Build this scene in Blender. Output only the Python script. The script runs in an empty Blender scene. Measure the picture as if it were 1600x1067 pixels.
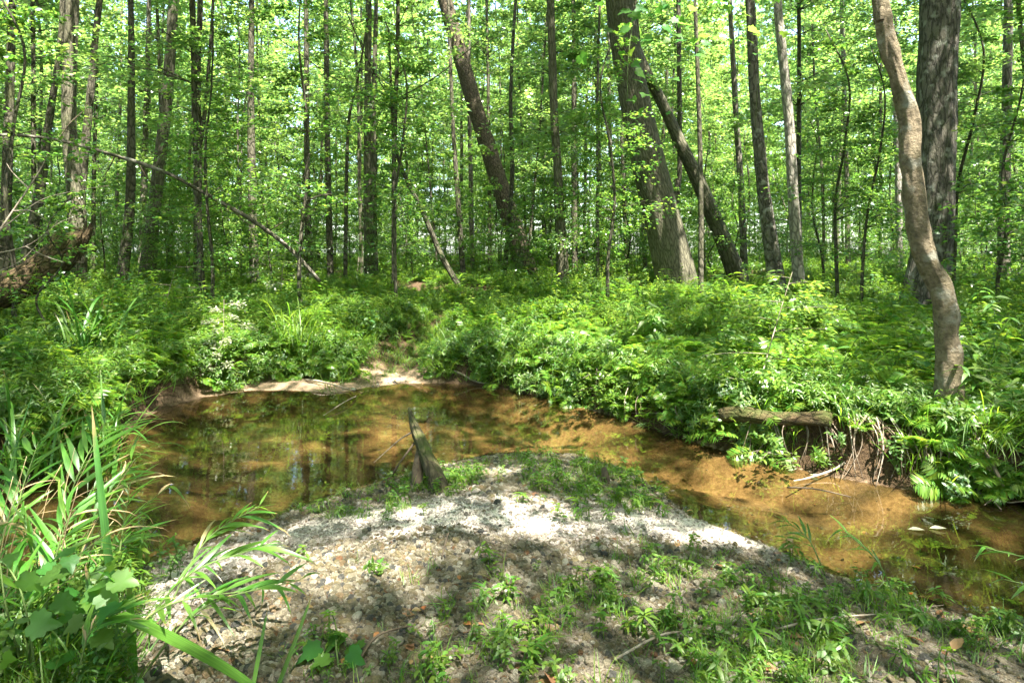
import bpy, math, random
import numpy as np
from mathutils import Vector, Matrix

rng = np.random.default_rng(7)
random.seed(7)
SC = bpy.context.scene
COL = SC.collection

# ------------------------------------------------------------------ camera
CAM_Z, FPX, HOR = 1.85, 1000.0, 395.0        # eye height, focal length and horizon row (in a 1600 px wide frame)
cam_d = bpy.data.cameras.new("camera")
cam = bpy.data.objects.new("camera", cam_d)
COL.objects.link(cam)
cam.location = (0, 0, CAM_Z)
cam.rotation_euler = (math.pi / 2, 0, 0)
cam_d.sensor_width = 36.0
cam_d.lens = 36.0 * FPX / 1600.0
cam_d.shift_y = -(533.5 - HOR) / 1600.0
cam_d.clip_end = 1500
cam_d.clip_start = 0.05
SC.camera = cam

# ------------------------------------------------------------------ light
SUN = np.array([0.22, -0.36, 0.905]); SUN /= np.linalg.norm(SUN)
world = bpy.data.worlds.new("World")
SC.world = world
world.use_nodes = True
wn = world.node_tree
wn.nodes.clear()
sky = wn.nodes.new("ShaderNodeTexSky")
sky.sky_type = 'NISHITA'
sky.sun_disc = False
sky.sun_elevation = math.asin(SUN[2])
sky.sun_rotation = math.atan2(SUN[0], SUN[1])
sky.air_density = 1.0
sky.dust_density = 2.0
bg = wn.nodes.new("ShaderNodeBackground")
bg.inputs['Strength'].default_value = 0.15
wo = wn.nodes.new("ShaderNodeOutputWorld")
wn.links.new(sky.outputs[0], bg.inputs[0])
wn.links.new(bg.outputs[0], wo.inputs[0])
sd = bpy.data.lights.new("sun", 'SUN')
sd.energy = 5.0
sd.angle = math.radians(0.5)
sd.color = (1.0, 0.955, 0.87)
sun = bpy.data.objects.new("sun", sd)
COL.objects.link(sun)
sun.rotation_euler = Vector(-SUN).to_track_quat('-Z', 'Y').to_euler()
sun.location = (10, -15, 40)

SC.view_settings.view_transform = 'Standard'
SC.view_settings.look = 'None'
SC.view_settings.gamma = 1
SC.view_settings.use_curve_mapping = False
SC.view_settings.exposure = 3.05
SC.render.engine = 'CYCLES'
cy = SC.cycles
cy.max_bounces = 8
cy.diffuse_bounces = 5
cy.glossy_bounces = 3
cy.transmission_bounces = 4
cy.transparent_max_bounces = 12
cy.caustics_reflective = False
cy.caustics_refractive = False
cy.sample_clamp_indirect = 6.0
cy.use_denoising = True
try:
    cy.denoiser = 'OPENIMAGEDENOISE'
    cy.denoising_input_passes = 'RGB_ALBEDO_NORMAL'
    cy.denoising_prefilter = 'ACCURATE'
except Exception:
    pass


# ------------------------------------------------------------------ numeric helpers
def sstep(a, b, x):
    t = np.clip((x - a) / (b - a), 0, 1)
    return t * t * (3 - 2 * t)


def _hash(ix, iy, iz, seed):
    h = (ix.astype(np.int64) * 374761393 + iy.astype(np.int64) * 668265263 + iz.astype(np.int64) * 2147483647 + seed * 974711) & 0xffffffff
    h = ((h ^ (h >> 13)) * 1274126177) & 0xffffffff
    return ((h ^ (h >> 16)) & 0xffff) / 65535.0


def vnoise3(x, y, z, seed=0):
    x, y, z = np.broadcast_arrays(np.asarray(x, float), np.asarray(y, float), np.asarray(z, float))
    fx, fy, fz = np.floor(x), np.floor(y), np.floor(z)
    tx, ty, tz = x - fx, y - fy, z - fz
    tx, ty, tz = [t * t * (3 - 2 * t) for t in (tx, ty, tz)]
    r = 0
    for i in (0, 1):
        for j in (0, 1):
            for k in (0, 1):
                w = (tx if i else 1 - tx) * (ty if j else 1 - ty) * (tz if k else 1 - tz)
                r = r + w * _hash(fx + i, fy + j, fz + k, seed)
    return r


def fbm2(x, y, seed=0, octv=4, gain=.5):
    r, a, s = 0, 1, 0
    for o in range(octv):
        r = r + a * vnoise3(np.asarray(x) * 2 ** o, np.asarray(y) * 2 ** o, 0.5 * np.ones_like(np.asarray(x, float)), seed + o)
        s += a
        a *= gain
    return r / s


def norm(v):
    return v / np.maximum(np.linalg.norm(v, axis=-1, keepdims=True), 1e-9)


def frames(d, u):
    y = norm(d)
    x = norm(np.cross(y, u))
    z = np.cross(x, y)
    return np.stack([x, y, z], axis=-1)


def poly_dist(px, py, P):
    P = np.asarray(P, float)
    best = np.full(np.shape(px), 1e9)
    for a, b in zip(P[:-1], P[1:]):
        d = b - a
        t = np.clip(((px - a[0]) * d[0] + (py - a[1]) * d[1]) / (d @ d), 0, 1)
        best = np.minimum(best, np.hypot(px - a[0] - t * d[0], py - a[1] - t * d[1]))
    return best


# ------------------------------------------------------------------ lie of the land
FAR = [(-30, 2.0), (-14, 3.2), (-9, 4.2), (-5.5, 4.6), (-3.95, 4.9), (-3.5, 5.6), (-3.85, 6.3), (-4.1, 7.0), (-4.15, 7.6),
       (-3.95, 8.2), (-3.5, 8.6), (-2.9, 8.6), (-2.35, 8.4), (-2.0, 8.8), (-1.6, 9.05), (-0.9, 9.1), (-.25, 8.85), (.41, 8.2),
       (1.16, 7.25), (1.62, 6.5), (2.05, 5.9), (2.64, 5.3), (3.2, 4.95), (3.8, 4.75), (5.5, 4.6), (9, 4.8), (15, 5.5), (30, 7)]
NEAR = [(-30, -1.5), (-14, 0.2), (-8, 1.0), (-4.5, 2.1), (-2.9, 2.95), (-2.3, 3.6), (-1.75, 4.35), (-1.35, 4.85), (-0.75, 5.5), (-.1, 5.85),
        (.55, 5.85), (.98, 5.4), (1.15, 4.95), (1.25, 4.5), (1.62, 4.05), (1.9, 3.6), (2.3, 3.27), (2.6, 3.1), (3.6, 2.7), (6, 2.2), (15, 1.5), (30, 0)]
CREEK = np.array(FAR + NEAR[::-1])
PATH = [(-1.75, 8.8), (-1.7, 10.0), (-1.45, 11.5), (-1.2, 13.5), (-.6, 17)]


def inside(px, py, P):
    r = np.zeros(np.shape(px), bool)
    Q = np.roll(P, -1, axis=0)
    for (x0, y0), (x1, y1) in zip(P, Q):
        c = ((y0 > py) != (y1 > py))
        if y1 != y0:
            r ^= c & (px < (x1 - x0) * (py - y0) / (y1 - y0) + x0)
    return r


def land(x, y):
    """height and the pieces it is made of"""
    x = np.asarray(x, float)
    y = np.asarray(y, float)
    wob = (fbm2(x * 1.3, y * 1.3, 3) - .5) * .22
    df, dn = poly_dist(x, y, FAR) + 0, poly_dist(x, y, NEAR) + 0
    ins = inside(x, y, CREEK)
    near_side = (~ins) & (dn < df)
    far_side = (~ins) & ~near_side
    path = np.exp(-(poly_dist(x, y, PATH) / (.66 - .3 * sstep(9.3, 11, y))) ** 2)
    n1, n2 = fbm2(x * .35, y * .35, 11), fbm2(x * 2.2, y * 2.2, 12)
    # far banks
    delay = .72 * np.exp(-((x + 2.95) / .75) ** 2) * (y < 11)
    d2 = np.maximum(df - delay + wob, 0)
    steep = .40 * sstep(0, .26, d2) + .22 * sstep(.2, 3.5, d2) + .55 * sstep(4, 26, d2) + .5 * sstep(20, 90, d2)
    steep = steep + .16 * np.minimum(df, .25)
    gentle = .03 * np.minimum(df, .3) + .07 * df * np.exp(-df / 30) + .2 * sstep(.5, 4, df) + .35 * sstep(4, 26, df) + .3 * sstep(20, 90, df)
    gentle = np.minimum(gentle, 2.2)
    hf = steep * (1 - path) + gentle * path + (n1 - .5) * .25 * sstep(1.0, 6, df) + (n2 - .5) * .10 * sstep(.02, .6, df)
    # low earth mound back in the trees
    hf = hf + .35 * np.exp(-(((x + 2.2) / 3.2) ** 2 + ((y - 17.5) / 1.2) ** 2))
    # gravel bar
    hn = .05 * np.minimum(dn, .25) + .14 * sstep(0, 1.1, dn) + .09 * sstep(.6, 2.4, dn) + (n2 - .5) * .06 * sstep(0, .6, dn) + (fbm2(x * 6, y * 6, 14) - .5) * .03 * sstep(0, .3, dn)
    hn = hn + .3 * sstep(6, 30, dn)
    # creek bed
    d = np.minimum(df, dn)
    bar = fbm2(x * .9 + y * .5, y * 1.9 - x * .3, 21, 3)
    hb = -(.06 * np.minimum(d, .3) + .12 * sstep(0, .7, d) + .20 * sstep(.35, .75, 1 - bar) * sstep(0, .6, d)) + (n2 - .5) * .03 * sstep(0, .3, d)
    h = np.where(ins, hb, np.where(near_side, np.maximum(hn, .02 * np.minimum(dn, .3)), np.maximum(hf, .02 * np.minimum(df, .3))))
    return h, ins, near_side, far_side, df, dn, path


def H(x, y):
    return land(x, y)[0]


def HH(x, y):
    return float(H(np.array([x]), np.array([y]))[0])


def to_px(x, y, z):
    yy = np.maximum(y, .3)
    return 800 + x / yy * FPX, HOR + (CAM_Z - z) / yy * FPX


def at(px, py, Y):
    return np.array([(px - 800) / FPX * Y, Y, CAM_Z - (py - HOR) / FPX * Y])


def hit(px, py):
    """where the sight line through a pixel meets the ground"""
    Y = np.arange(1.6, 60, .02)
    X = (px - 800) / FPX * Y
    Z = CAM_Z - (py - HOR) / FPX * Y
    g = H(X, Y)
    k = np.argmax(Z < np.maximum(g, 0))
    return float(X[k]), float(Y[k])


# ------------------------------------------------------------------ sun flecks: gaps in the canopy, by where the light lands
FLECKS = [(250, 940, 110, 38, 1), (370, 880, 130, 34, 1), (520, 832, 150, 34, 1), (650, 802, 110, 24, 1), (800, 815, 90, 18, .8), (960, 815, 90, 18, .7), (1120, 825, 110, 24, .95),
          (450, 612, 90, 16, 1), (630, 590, 80, 26, 1), (690, 520, 40, 40, .8), (620, 545, 60, 20, .7),
          (870, 540, 120, 60, .95), (960, 600, 90, 55, 1), (800, 480, 70, 30, .9), (1080, 480, 60, 30, .7), (1200, 500, 130, 70, 1), (1180, 640, 90, 60, .95), (1330, 680, 130, 60, 1),
          (1450, 705, 90, 50, 1), (1240, 590, 90, 40, .9), (1520, 430, 80, 30, .9), (1400, 440, 60, 25, .8), (1000, 450, 70, 22, .7),
          (760, 682, 80, 13, 1), (700, 655, 60, 12, .9), (1230, 735, 90, 20, 1), (1130, 765, 90, 20, 1), (1020, 645, 70, 14, .9), (870, 622, 60, 12, .9), 
          (350, 490, 42, 32, 1), (347, 552, 55, 34, 1), (470, 540, 60, 20, .8), (270, 440, 80, 18, .9), (160, 575, 90, 34, .8), (450, 470, 110, 22, .8), (600, 470, 90, 30, .8), (520, 530, 70, 30, .7), (60, 520, 60, 30, .6),
          (900, 1000, 100, 40, .8), (760, 930, 70, 26, .6), (1250, 985, 120, 45, .85), (1450, 1010, 100, 36, .85), (1110, 935, 60, 22, .7), (1000, 1040, 70, 26, .7), (620, 1000, 80, 26, .6),
          (100, 860, 100, 60, .85), (300, 1000, 110, 45, .85), (200, 640, 90, 50, .8), (60, 720, 70, 40, .6), (30, 960, 70, 50, .7),
          (700, 985, 80, 22, .6), (450, 1010, 60, 24, .6), (1020, 905, 80, 20, .6), (560, 925, 90, 18, .5), (850, 905, 100, 18, .5), (1330, 940, 100, 26, .7), (840, 1050, 120, 22, .7), (1180, 900, 100, 22, .45), (600, 1045, 90, 20, .45), (1560, 960, 90, 50, .5), (1480, 560, 34, 60, .9), (1440, 250, 30, 90, .9), (930, 760, 110, 20, .5), (840, 730, 70, 16, .7)]


def lit(P):
    """share of the canopy that is missing on the sun's way to the ground below P"""
    P = np.asarray(P)
    t = (P[:, 2] - .45) / SUN[2]
    G = P - SUN * t[:, None]
    px, py = to_px(G[:, 0], G[:, 1], np.full(len(G), .45))
    L = np.ones(len(G))
    # ragged outline
    wx = (fbm2(G[:, 0] * 2.2, G[:, 1] * 2.2, 31) - .5)
    wy = (fbm2(G[:, 0] * 2.2 + 9, G[:, 1] * 2.2, 32) - .5)
    px = px + wx * 120
    py = py + wy * 50
    for cx, cy_, rx, ry, s in FLECKS:
        r2 = ((px - cx) / rx) ** 2 + ((py - cy_) / ry) ** 2
        L = L * (1 - s * np.exp(-r2 ** 2))
    L = 1 - L
    # beyond the banks and beside the view the gaps fall as they may
    far = sstep(11, 15, G[:, 1]) + (np.abs(G[:, 0]) > G[:, 1] * .9 + 1) + (G[:, 1] < 2)
    nz = sstep(.46, .60, fbm2(G[:, 0] * .45, G[:, 1] * .45, 41)) * .95
    return np.where(far > .5, nz, np.maximum(L, .0))


# ------------------------------------------------------------------ meshes
class MB:
    def __init__(self):
        self.V, self.Q, self.T, self.U, self.n = [], [], [], [], 0

    def add(self, V, Q=None, T=None, UV=None):
        V = np.asarray(V, float).reshape(-1, 3)
        if Q is not None and len(Q):
            self.Q.append(np.asarray(Q) + self.n)
        if T is not None and len(T):
            self.T.append(np.asarray(T) + self.n)
        self.V.append(V)
        self.U.append(np.zeros((len(V), 2)) if UV is None else np.asarray(UV, float))
        self.n += len(V)

    def stamp(self, tmpl, R, P, S):
        """many copies of a small shape"""
        V, Q, T = tmpl
        N = len(P)
        if N == 0:
            return
        S = np.asarray(S, float).reshape(N, -1)
        W = np.einsum('nij,vj->nvi', R, V) if S.shape[1] == 1 else np.einsum('nij,nvj->nvi', R, V[None] * S[:, None, :])
        W = W * S[:, :, None] if S.shape[1] == 1 else W
        W = W + P[:, None, :]
        off = (np.arange(N) * len(V))[:, None, None]
        self.add(W.reshape(-1, 3), None if Q is None or not len(Q) else (Q[None] + off).reshape(-1, 4), None if T is None or not len(T) else (T[None] + off).reshape(-1, 3))

    def mesh(self, name, mat=None, smooth=True, uv=False, origin=None, attr=None):
        V = np.concatenate(self.V)
        if origin is not None:
            V = V - np.asarray(origin)
        Q = np.concatenate(self.Q) if self.Q else np.zeros((0, 4), int)
        T = np.concatenate(self.T) if self.T else np.zeros((0, 3), int)
        me = bpy.data.meshes.new(name)
        me.vertices.add(len(V))
        me.vertices.foreach_set('co', V.astype(np.float32).ravel())
        nl = len(Q) * 4 + len(T) * 3
        me.loops.add(nl)
        idx = np.concatenate([Q.ravel(), T.ravel()]).astype(np.int32)
        me.loops.foreach_set('vertex_index', idx)
        me.polygons.add(len(Q) + len(T))
        st = np.concatenate([np.arange(len(Q)) * 4, len(Q) * 4 + np.arange(len(T)) * 3]).astype(np.int32)
        me.polygons.foreach_set('loop_start', st)
        if smooth:
            me.polygons.foreach_set('use_smooth', np.ones(len(st), bool))
        if uv:
            U = np.concatenate(self.U)[idx].astype(np.float32)
            l = me.uv_layers.new(name='UVMap')
            l.data.foreach_set('uv', U.ravel())
        if attr:
            for k, a in attr.items():
                at_ = me.attributes.new(k, 'FLOAT', 'POINT')
                at_.data.foreach_set('value', np.asarray(a, np.float32))
        me.update(calc_edges=True)
        me.validate()
        if mat is not None:
            me.materials.append(mat)
        return me


def link(name, me, parent=None, loc=None, rot=None, scl=None):
    o = bpy.data.objects.new(name, me)
    COL.objects.link(o)
    if parent is not None:
        o.parent = parent
    if loc is not None:
        o.location = tuple(loc)
    if rot is not None:
        o.rotation_euler = tuple(rot)
    if scl is not None:
        o.scale = (scl,) * 3 if np.isscalar(scl) else tuple(scl)
    return o


def tag(o, label=None, cat=None, group=None, kind=None):
    if label:
        o['label'] = label
    if cat:
        o['category'] = cat
    if group:
        o['group'] = group
    if kind:
        o['kind'] = kind
    return o


def thing(name, label, cat, loc, group=None, rz=0):
    o = bpy.data.objects.new(name, None)
    COL.objects.link(o)
    o.location = tuple(loc)
    o.rotation_euler = (0, 0, rz)
    o.empty_display_size = .1
    return tag(o, label, cat, group)


def copy_tree(o, parent=None):
    c = o.copy()
    COL.objects.link(c)
    c.parent = parent
    for ch in o.children:
        copy_tree(ch, c)
    return c


# ---- small shapes
def leaf_shape(L=1., W=.4, n=4, fold=.18, droop=.25, wide=.4, base=0.):
    """a leaf along +y, lying in xy, keel along the middle"""
    V, Q, T = [], [], []
    V.append((0, base, 0))
    for i in range(1, n):
        t = i / n
        s = (t / wide) ** .8 if t < wide else ((1 - t) / (1 - wide)) ** .8
        w = W * .5 * min(1, s)
        z = -droop * L * t * t
        y = base + L * t
        V += [(-w, y, z + fold * w), (0, y, z), (w, y, z + fold * w)]
    V.append((0, base + L * (1 - .1 * droop), -droop * L))
    T += [(0, 2, 1), (0, 3, 2)]
    for i in range(1, n - 1):
        a = 1 + (i - 1) * 3
        Q += [(a, a + 1, a + 4, a + 3), (a + 1, a + 2, a + 5, a + 4)]
    a = 1 + (n - 2) * 3
    e = len(V) - 1
    T += [(a, a + 1, e), (a + 1, a + 2, e)]
    return np.array(V, float), np.array(Q, int).reshape(-1, 4), np.array(T, int)


def lobed_shape(L=1., W=1., fold=.1, droop=.15):
    """a broad, toothed vine leaf"""
    out = [(.0, .0), (.20, -.10), (.42, .02), (.40, .16), (.56, .32), (.42, .42), (.40, .60), (.22, .62), (.14, .84), (.0, 1.0)]
    R = [(x * W, y * L) for x, y in out]
    pts = R + [(-x, y) for x, y in R[-2:0:-1]]
    V = [(0, .38 * L, -.02)] + [(x, y, fold * abs(x) - droop * y * y + .03 * math.sin(9 * x + 5 * y)) for x, y in pts]
    n = len(pts)
    T = [(0, 1 + i, 1 + (i + 1) % n) for i in range(n)]
    return np.array(V, float), None, np.array(T, int)


QUAD = (np.array([(0, 0, 0), (.30, .42, .05), (0, 1, -.10), (-.30, .42, .05)], float), np.array([(0, 1, 2, 3)]), None)
HEX = leaf_shape(1, .62, 3, .2, .18, .42)
HEXM = leaf_shape(1, .80, 4, .15, .2, .5)


def spline(P, k=8):
    P = np.asarray(P, float)
    if len(P) < 3:
        t = np.linspace(0, 1, k + 1)[:, None]
        return P[0] * (1 - t) + P[-1] * t
    Q = np.vstack([2 * P[0] - P[1], P, 2 * P[-1] - P[-2]])
    out = []
    for i in range(1, len(Q) - 2):
        t = np.linspace(0, 1, k, endpoint=False)[:, None]
        a, b, c, d = Q[i - 1:i + 3]
        out.append(.5 * ((2 * b) + (c - a) * t + (2 * a - 5 * b + 4 * c - d) * t ** 2 + (3 * b - a - 3 * c + d) * t ** 3))
    return np.vstack(out + [P[-1:]])


def tube(mb, P, r, sides=8, rough=0., freq=3., seed=0, cap=True, flare=0., zf=1.):
    P = np.asarray(P, float)
    r = np.asarray(r, float) * np.ones(len(P))
    d = np.gradient(P, axis=0)
    d = norm(d)
    ref = np.array([0, 1., 0]) if abs(d[0][1]) < .8 else np.array([1., 0, 0])
    x = norm(np.cross(d, np.broadcast_to(ref, d.shape)))
    y = np.cross(d, x)
    s = np.concatenate([[0], np.cumsum(np.linalg.norm(np.diff(P, axis=0), axis=1))])
    th = np.linspace(0, 2 * np.pi, sides + 1)
    c, sn = np.cos(th)[None, :], np.sin(th)[None, :]
    rr = r[:, None] * np.ones((1, sides + 1))
    if rough:
        k = freq
        nz = vnoise3(c * k + 7, sn * k + 3, s[:, None] * zf * .3 / max(r.max(), .01), seed) - .5
        nz = nz + .5 * (vnoise3(c * k * 2.5, sn * k * 2.5, s[:, None] * 4 / max(r.max(), .01) * .2, seed + 1) - .5)
        rr = rr * (1 + rough * nz)
    if flare:
        lob = 1 + .35 * np.cos(th * 5 + seed)[None, :] + .2 * np.cos(th * 3 + 2 * seed)[None, :]
        rr = rr * (1 + flare * np.exp(-s / (r.max() * 2.2))[:, None] * lob)
    V = P[:, None, :] + rr[:, :, None] * (c[:, :, None] * x[:, None, :] + sn[:, :, None] * y[:, None, :])
    n = sides + 1
    i = np.arange(len(P) - 1)[:, None] * n + np.arange(sides)[None, :]
    Q = np.stack([i, i + 1, i + n + 1, i + n], axis=-1).reshape(-1, 4)
    circ = 2 * np.pi * float(np.median(r))
    UV = np.stack([np.broadcast_to(th / (2 * np.pi) * circ, rr.shape), np.broadcast_to(s[:, None], rr.shape)], axis=-1).reshape(-1, 2)
    mb.add(V.reshape(-1, 3), Q, None, UV)
    if cap:
        base = mb.n - len(P) * n
        for row, flip in ((0, 1), (len(P) - 1, 0)):
            cen = P[row]
            ring = base + row * n + np.arange(sides)
            mb.add([cen], None, None, [[0, s[row]]])
            cidx = mb.n - 1
            T = [(ring[k], ring[(k + 1) % sides], cidx) if not flip else (ring[(k + 1) % sides], ring[k], cidx) for k in range(sides)]
            mb.T.append(np.array(T))


# ------------------------------------------------------------------ materials
def nodes_of(name):
    m = bpy.data.materials.new(name)
    m.use_nodes = True
    nt = m.node_tree
    nt.nodes.clear()
    return m, nt, nt.nodes, nt.links


def N(nd, typ, **kw):
    n = nd.new(typ)
    for k, v in kw.items():
        setattr(n, k, v)
    return n


def ramp(nd, stops, interp='LINEAR'):
    r = nd.new('ShaderNodeValToRGB')
    r.color_ramp.interpolation = interp
    e = r.color_ramp.elements
    while len(e) > 1:
        e.remove(e[-1])
    for i, (p, c) in enumerate(stops):
        el = e[0] if i == 0 else e.new(p)
        el.position = p
        el.color = tuple(c) + (1,)
    return r


def leaf_mat(name, dif, trn, gloss=.06, tmix=.5, hue=.03, val=.55, rough=.4, island=True, vein=False):
    m, nt, nd, ln = nodes_of(name)
    out = N(nd, 'ShaderNodeOutputMaterial')
    oi = N(nd, 'ShaderNodeObjectInfo')
    geo = N(nd, 'ShaderNodeNewGeometry')
    add = N(nd, 'ShaderNodeMath', operation='ADD')
    ln.new(oi.outputs['Random'], add.inputs[0])
    if island:
        ln.new(geo.outputs['Random Per Island'], add.inputs[1])
    fr = N(nd, 'ShaderNodeMath', operation='FRACT')
    ln.new(add.outputs[0], fr.inputs[0])
    mr = N(nd, 'ShaderNodeMapRange')
    mr.inputs['To Min'].default_value = 1 - val * .5
    mr.inputs['To Max'].default_value = 1 + val * .6
    ln.new(fr.outputs[0], mr.inputs['Value'])
    mul2 = N(nd, 'ShaderNodeMath', operation='MULTIPLY_ADD')
    mul2.inputs[1].default_value = 7.3
    ln.new(fr.outputs[0], mul2.inputs[0])
    f2 = N(nd, 'ShaderNodeMath', operation='FRACT')
    ln.new(mul2.outputs[0], f2.inputs[0])
    mh = N(nd, 'ShaderNodeMapRange')
    mh.inputs['To Min'].default_value = .5 - hue
    mh.inputs['To Max'].default_value = .5 + hue
    ln.new(f2.outputs[0], mh.inputs['Value'])
    sh = []
    for c, typ in ((dif, 'ShaderNodeBsdfDiffuse'), (trn, 'ShaderNodeBsdfTranslucent')):
        hs = N(nd, 'ShaderNodeHueSaturation')
        hs.inputs['Color'].default_value = tuple(c) + (1,)
        ln.new(mr.outputs[0], hs.inputs['Value'])
        ln.new(mh.outputs[0], hs.inputs['Hue'])
        b = N(nd, typ)
        src = hs.outputs[0]
        if vein:
            tc = N(nd, 'ShaderNodeTexCoord')
            mp = N(nd, 'ShaderNodeMapping')
            mp.inputs['Scale'].default_value = (230, 3, 3)
            ln.new(tc.outputs['Object'], mp.inputs[0])
            nz = N(nd, 'ShaderNodeTexNoise')
            nz.inputs['Scale'].default_value = 1
            nz.inputs['Detail'].default_value = 3
            ln.new(mp.outputs[0], nz.inputs['Vector'])
            vr = N(nd, 'ShaderNodeMapRange')
            vr.inputs['From Min'].default_value = .3
            vr.inputs['From Max'].default_value = .7
            vr.inputs['To Min'].default_value = .62
            vr.inputs['To Max'].default_value = 1.3
            ln.new(nz.outputs[0], vr.inputs['Value'])
            vm = N(nd, 'ShaderNodeVectorMath', operation='SCALE')
            ln.new(src, vm.inputs[0])
            ln.new(vr.outputs[0], vm.inputs['Scale'])
            le = N(nd, 'ShaderNodeVectorMath', operation='LENGTH')
            ln.new(tc.outputs['Object'], le.inputs[0])
            n2 = N(nd, 'ShaderNodeTexNoise')
            n2.inputs['Scale'].default_value = 9
            ln.new(tc.outputs['Object'], n2.inputs['Vector'])
            ad = N(nd, 'ShaderNodeMath', operation='MULTIPLY_ADD')
            ad.inputs[1].default_value = .35
            ln.new(n2.outputs[0], ad.inputs[0])
            ln.new(le.outputs['Value'], ad.inputs[2])
            a3 = N(nd, 'ShaderNodeMath', operation='MULTIPLY_ADD')
            a3.inputs[1].default_value = .22
            ln.new(oi.outputs['Random'], a3.inputs[0])
            ln.new(ad.outputs[0], a3.inputs[2])
            tr_ = N(nd, 'ShaderNodeMapRange')
            tr_.inputs['From Min'].default_value = 1.15
            tr_.inputs['From Max'].default_value = 1.26
            ln.new(a3.outputs[0], tr_.inputs['Value'])
            mx_ = N(nd, 'ShaderNodeMix', data_type='RGBA')
            ln.new(tr_.outputs[0], mx_.inputs[0])
            ln.new(vm.outputs[0], mx_.inputs[6])
            mx_.inputs[7].default_value = (.25, .17, .07, 1)
            src = mx_.outputs[2]
        ln.new(src, b.inputs['Color'])
        sh.append(b)
    mx = N(nd, 'ShaderNodeMixShader')
    mx.inputs[0].default_value = tmix
    ln.new(sh[0].outputs[0], mx.inputs[1])
    ln.new(sh[1].outputs[0], mx.inputs[2])
    g = N(nd, 'ShaderNodeBsdfGlossy')
    g.inputs['Roughness'].default_value = rough
    g.inputs['Color'].default_value = (.9, .95, .9, 1)
    m2 = N(nd, 'ShaderNodeMixShader')
    m2.inputs[0].default_value = gloss
    ln.new(mx.outputs[0], m2.inputs[1])
    ln.new(g.outputs[0], m2.inputs[2])
    ln.new(m2.outputs[0], out.inputs[0])
    return m


def bark_mat(name, c_dark, c_light, moss=(.06, .075, .02), moss_amt=.35, su=9., sv=2.4, bump=.02, lichen=0., plates=True, warp=.34, vs=2.2):
    m, nt, nd, ln = nodes_of(name)
    out = N(nd, 'ShaderNodeOutputMaterial')
    b = N(nd, 'ShaderNodeBsdfPrincipled')
    b.inputs['Roughness'].default_value = .9
    b.inputs['Specular IOR Level'].default_value = .15
    uv = N(nd, 'ShaderNodeUVMap', uv_map='UVMap')
    mp = N(nd, 'ShaderNodeMapping')
    mp.inputs['Scale'].default_value = (su, sv, 1)
    ln.new(uv.outputs[0], mp.inputs[0])
    wn_ = N(nd, 'ShaderNodeTexNoise')
    wn_.inputs['Scale'].default_value = 1.6
    wn_.inputs['Detail'].default_value = 4
    ln.new(mp.outputs[0], wn_.inputs['Vector'])
    wm = N(nd, 'ShaderNodeMix', data_type='VECTOR')
    wm.inputs[0].default_value = warp
    ln.new(mp.outputs[0], wm.inputs[4])
    ln.new(wn_.outputs['Color'], wm.inputs[5])
    vo = N(nd, 'ShaderNodeTexVoronoi', feature='DISTANCE_TO_EDGE' if plates else 'F1')
    vo.inputs['Scale'].default_value = vs
    ln.new(wm.outputs[1], vo.inputs['Vector'])
    no = N(nd, 'ShaderNodeTexNoise')
    no.inputs['Scale'].default_value = 3.5
    no.inputs['Detail'].default_value = 8
    no.inputs['Roughness'].default_value = .7
    ln.new(mp.outputs[0], no.inputs['Vector'])
    rv = N(nd, 'ShaderNodeMapRange')
    rv.inputs['From Max'].default_value = .22 if plates else .8
    ln.new(vo.outputs['Distance'], rv.inputs['Value'])
    hm = N(nd, 'ShaderNodeMath', operation='MULTIPLY')
    ln.new(rv.outputs[0], hm.inputs[0])
    ln.new(no.outputs[0], hm.inputs[1])
    hs = N(nd, 'ShaderNodeMath', operation='ADD')
    ln.new(hm.outputs[0], hs.inputs[0])
    n5 = N(nd, 'ShaderNodeMath', operation='MULTIPLY')
    n5.inputs[1].default_value = .5
    ln.new(no.outputs[0], n5.inputs[0])
    ln.new(n5.outputs[0], hs.inputs[1])
    r = ramp(nd, [(.12, c_dark), (.75, c_light)])
    ln.new(hs.outputs[0], r.inputs[0])
    col = r.outputs[0]
    tc = N(nd, 'ShaderNodeTexCoord')
    big = N(nd, 'ShaderNodeTexNoise')
    big.inputs['Scale'].default_value = 1.7
    big.inputs['Detail'].default_value = 6
    big.inputs['Roughness'].default_value = .65
    ln.new(tc.outputs['Object'], big.inputs['Vector'])
    mm = N(nd, 'ShaderNodeMapRange')
    mm.inputs['From Min'].default_value = .5
    mm.inputs['From Max'].default_value = .68
    mm.inputs['To Max'].default_value = moss_amt
    ln.new(big.outputs[0], mm.inputs['Value'])
    mx = N(nd, 'ShaderNodeMix', data_type='RGBA')
    ln.new(mm.outputs[0], mx.inputs[0])
    ln.new(col, mx.inputs[6])
    mx.inputs[7].default_value = tuple(moss) + (1,)
    col = mx.outputs[2]
    if lichen:
        l = N(nd, 'ShaderNodeTexNoise')
        l.inputs['Scale'].default_value = 5.5
        l.inputs['Detail'].default_value = 7
        ln.new(tc.outputs['Object'], l.inputs['Vector'])
        lm = N(nd, 'ShaderNodeMapRange')
        lm.inputs['From Min'].default_value = .56
        lm.inputs['From Max'].default_value = .66
        lm.inputs['To Max'].default_value = lichen
        ln.new(l.outputs[0], lm.inputs['Value'])
        m3 = N(nd, 'ShaderNodeMix', data_type='RGBA')
        ln.new(lm.outputs[0], m3.inputs[0])
        ln.new(col, m3.inputs[6])
        m3.inputs[7].default_value = (.36, .36, .30, 1)
        col = m3.outputs[2]
    ln.new(col, b.inputs['Base Color'])
    bp = N(nd, 'ShaderNodeBump')
    bp.inputs['Strength'].default_value = 1
    bp.inputs['Distance'].default_value = bump
    ln.new(hs.outputs[0], bp.inputs['Height'])
    ln.new(bp.outputs[0], b.inputs['Normal'])
    ln.new(b.outputs[0], out.inputs[0])
    return m


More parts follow.
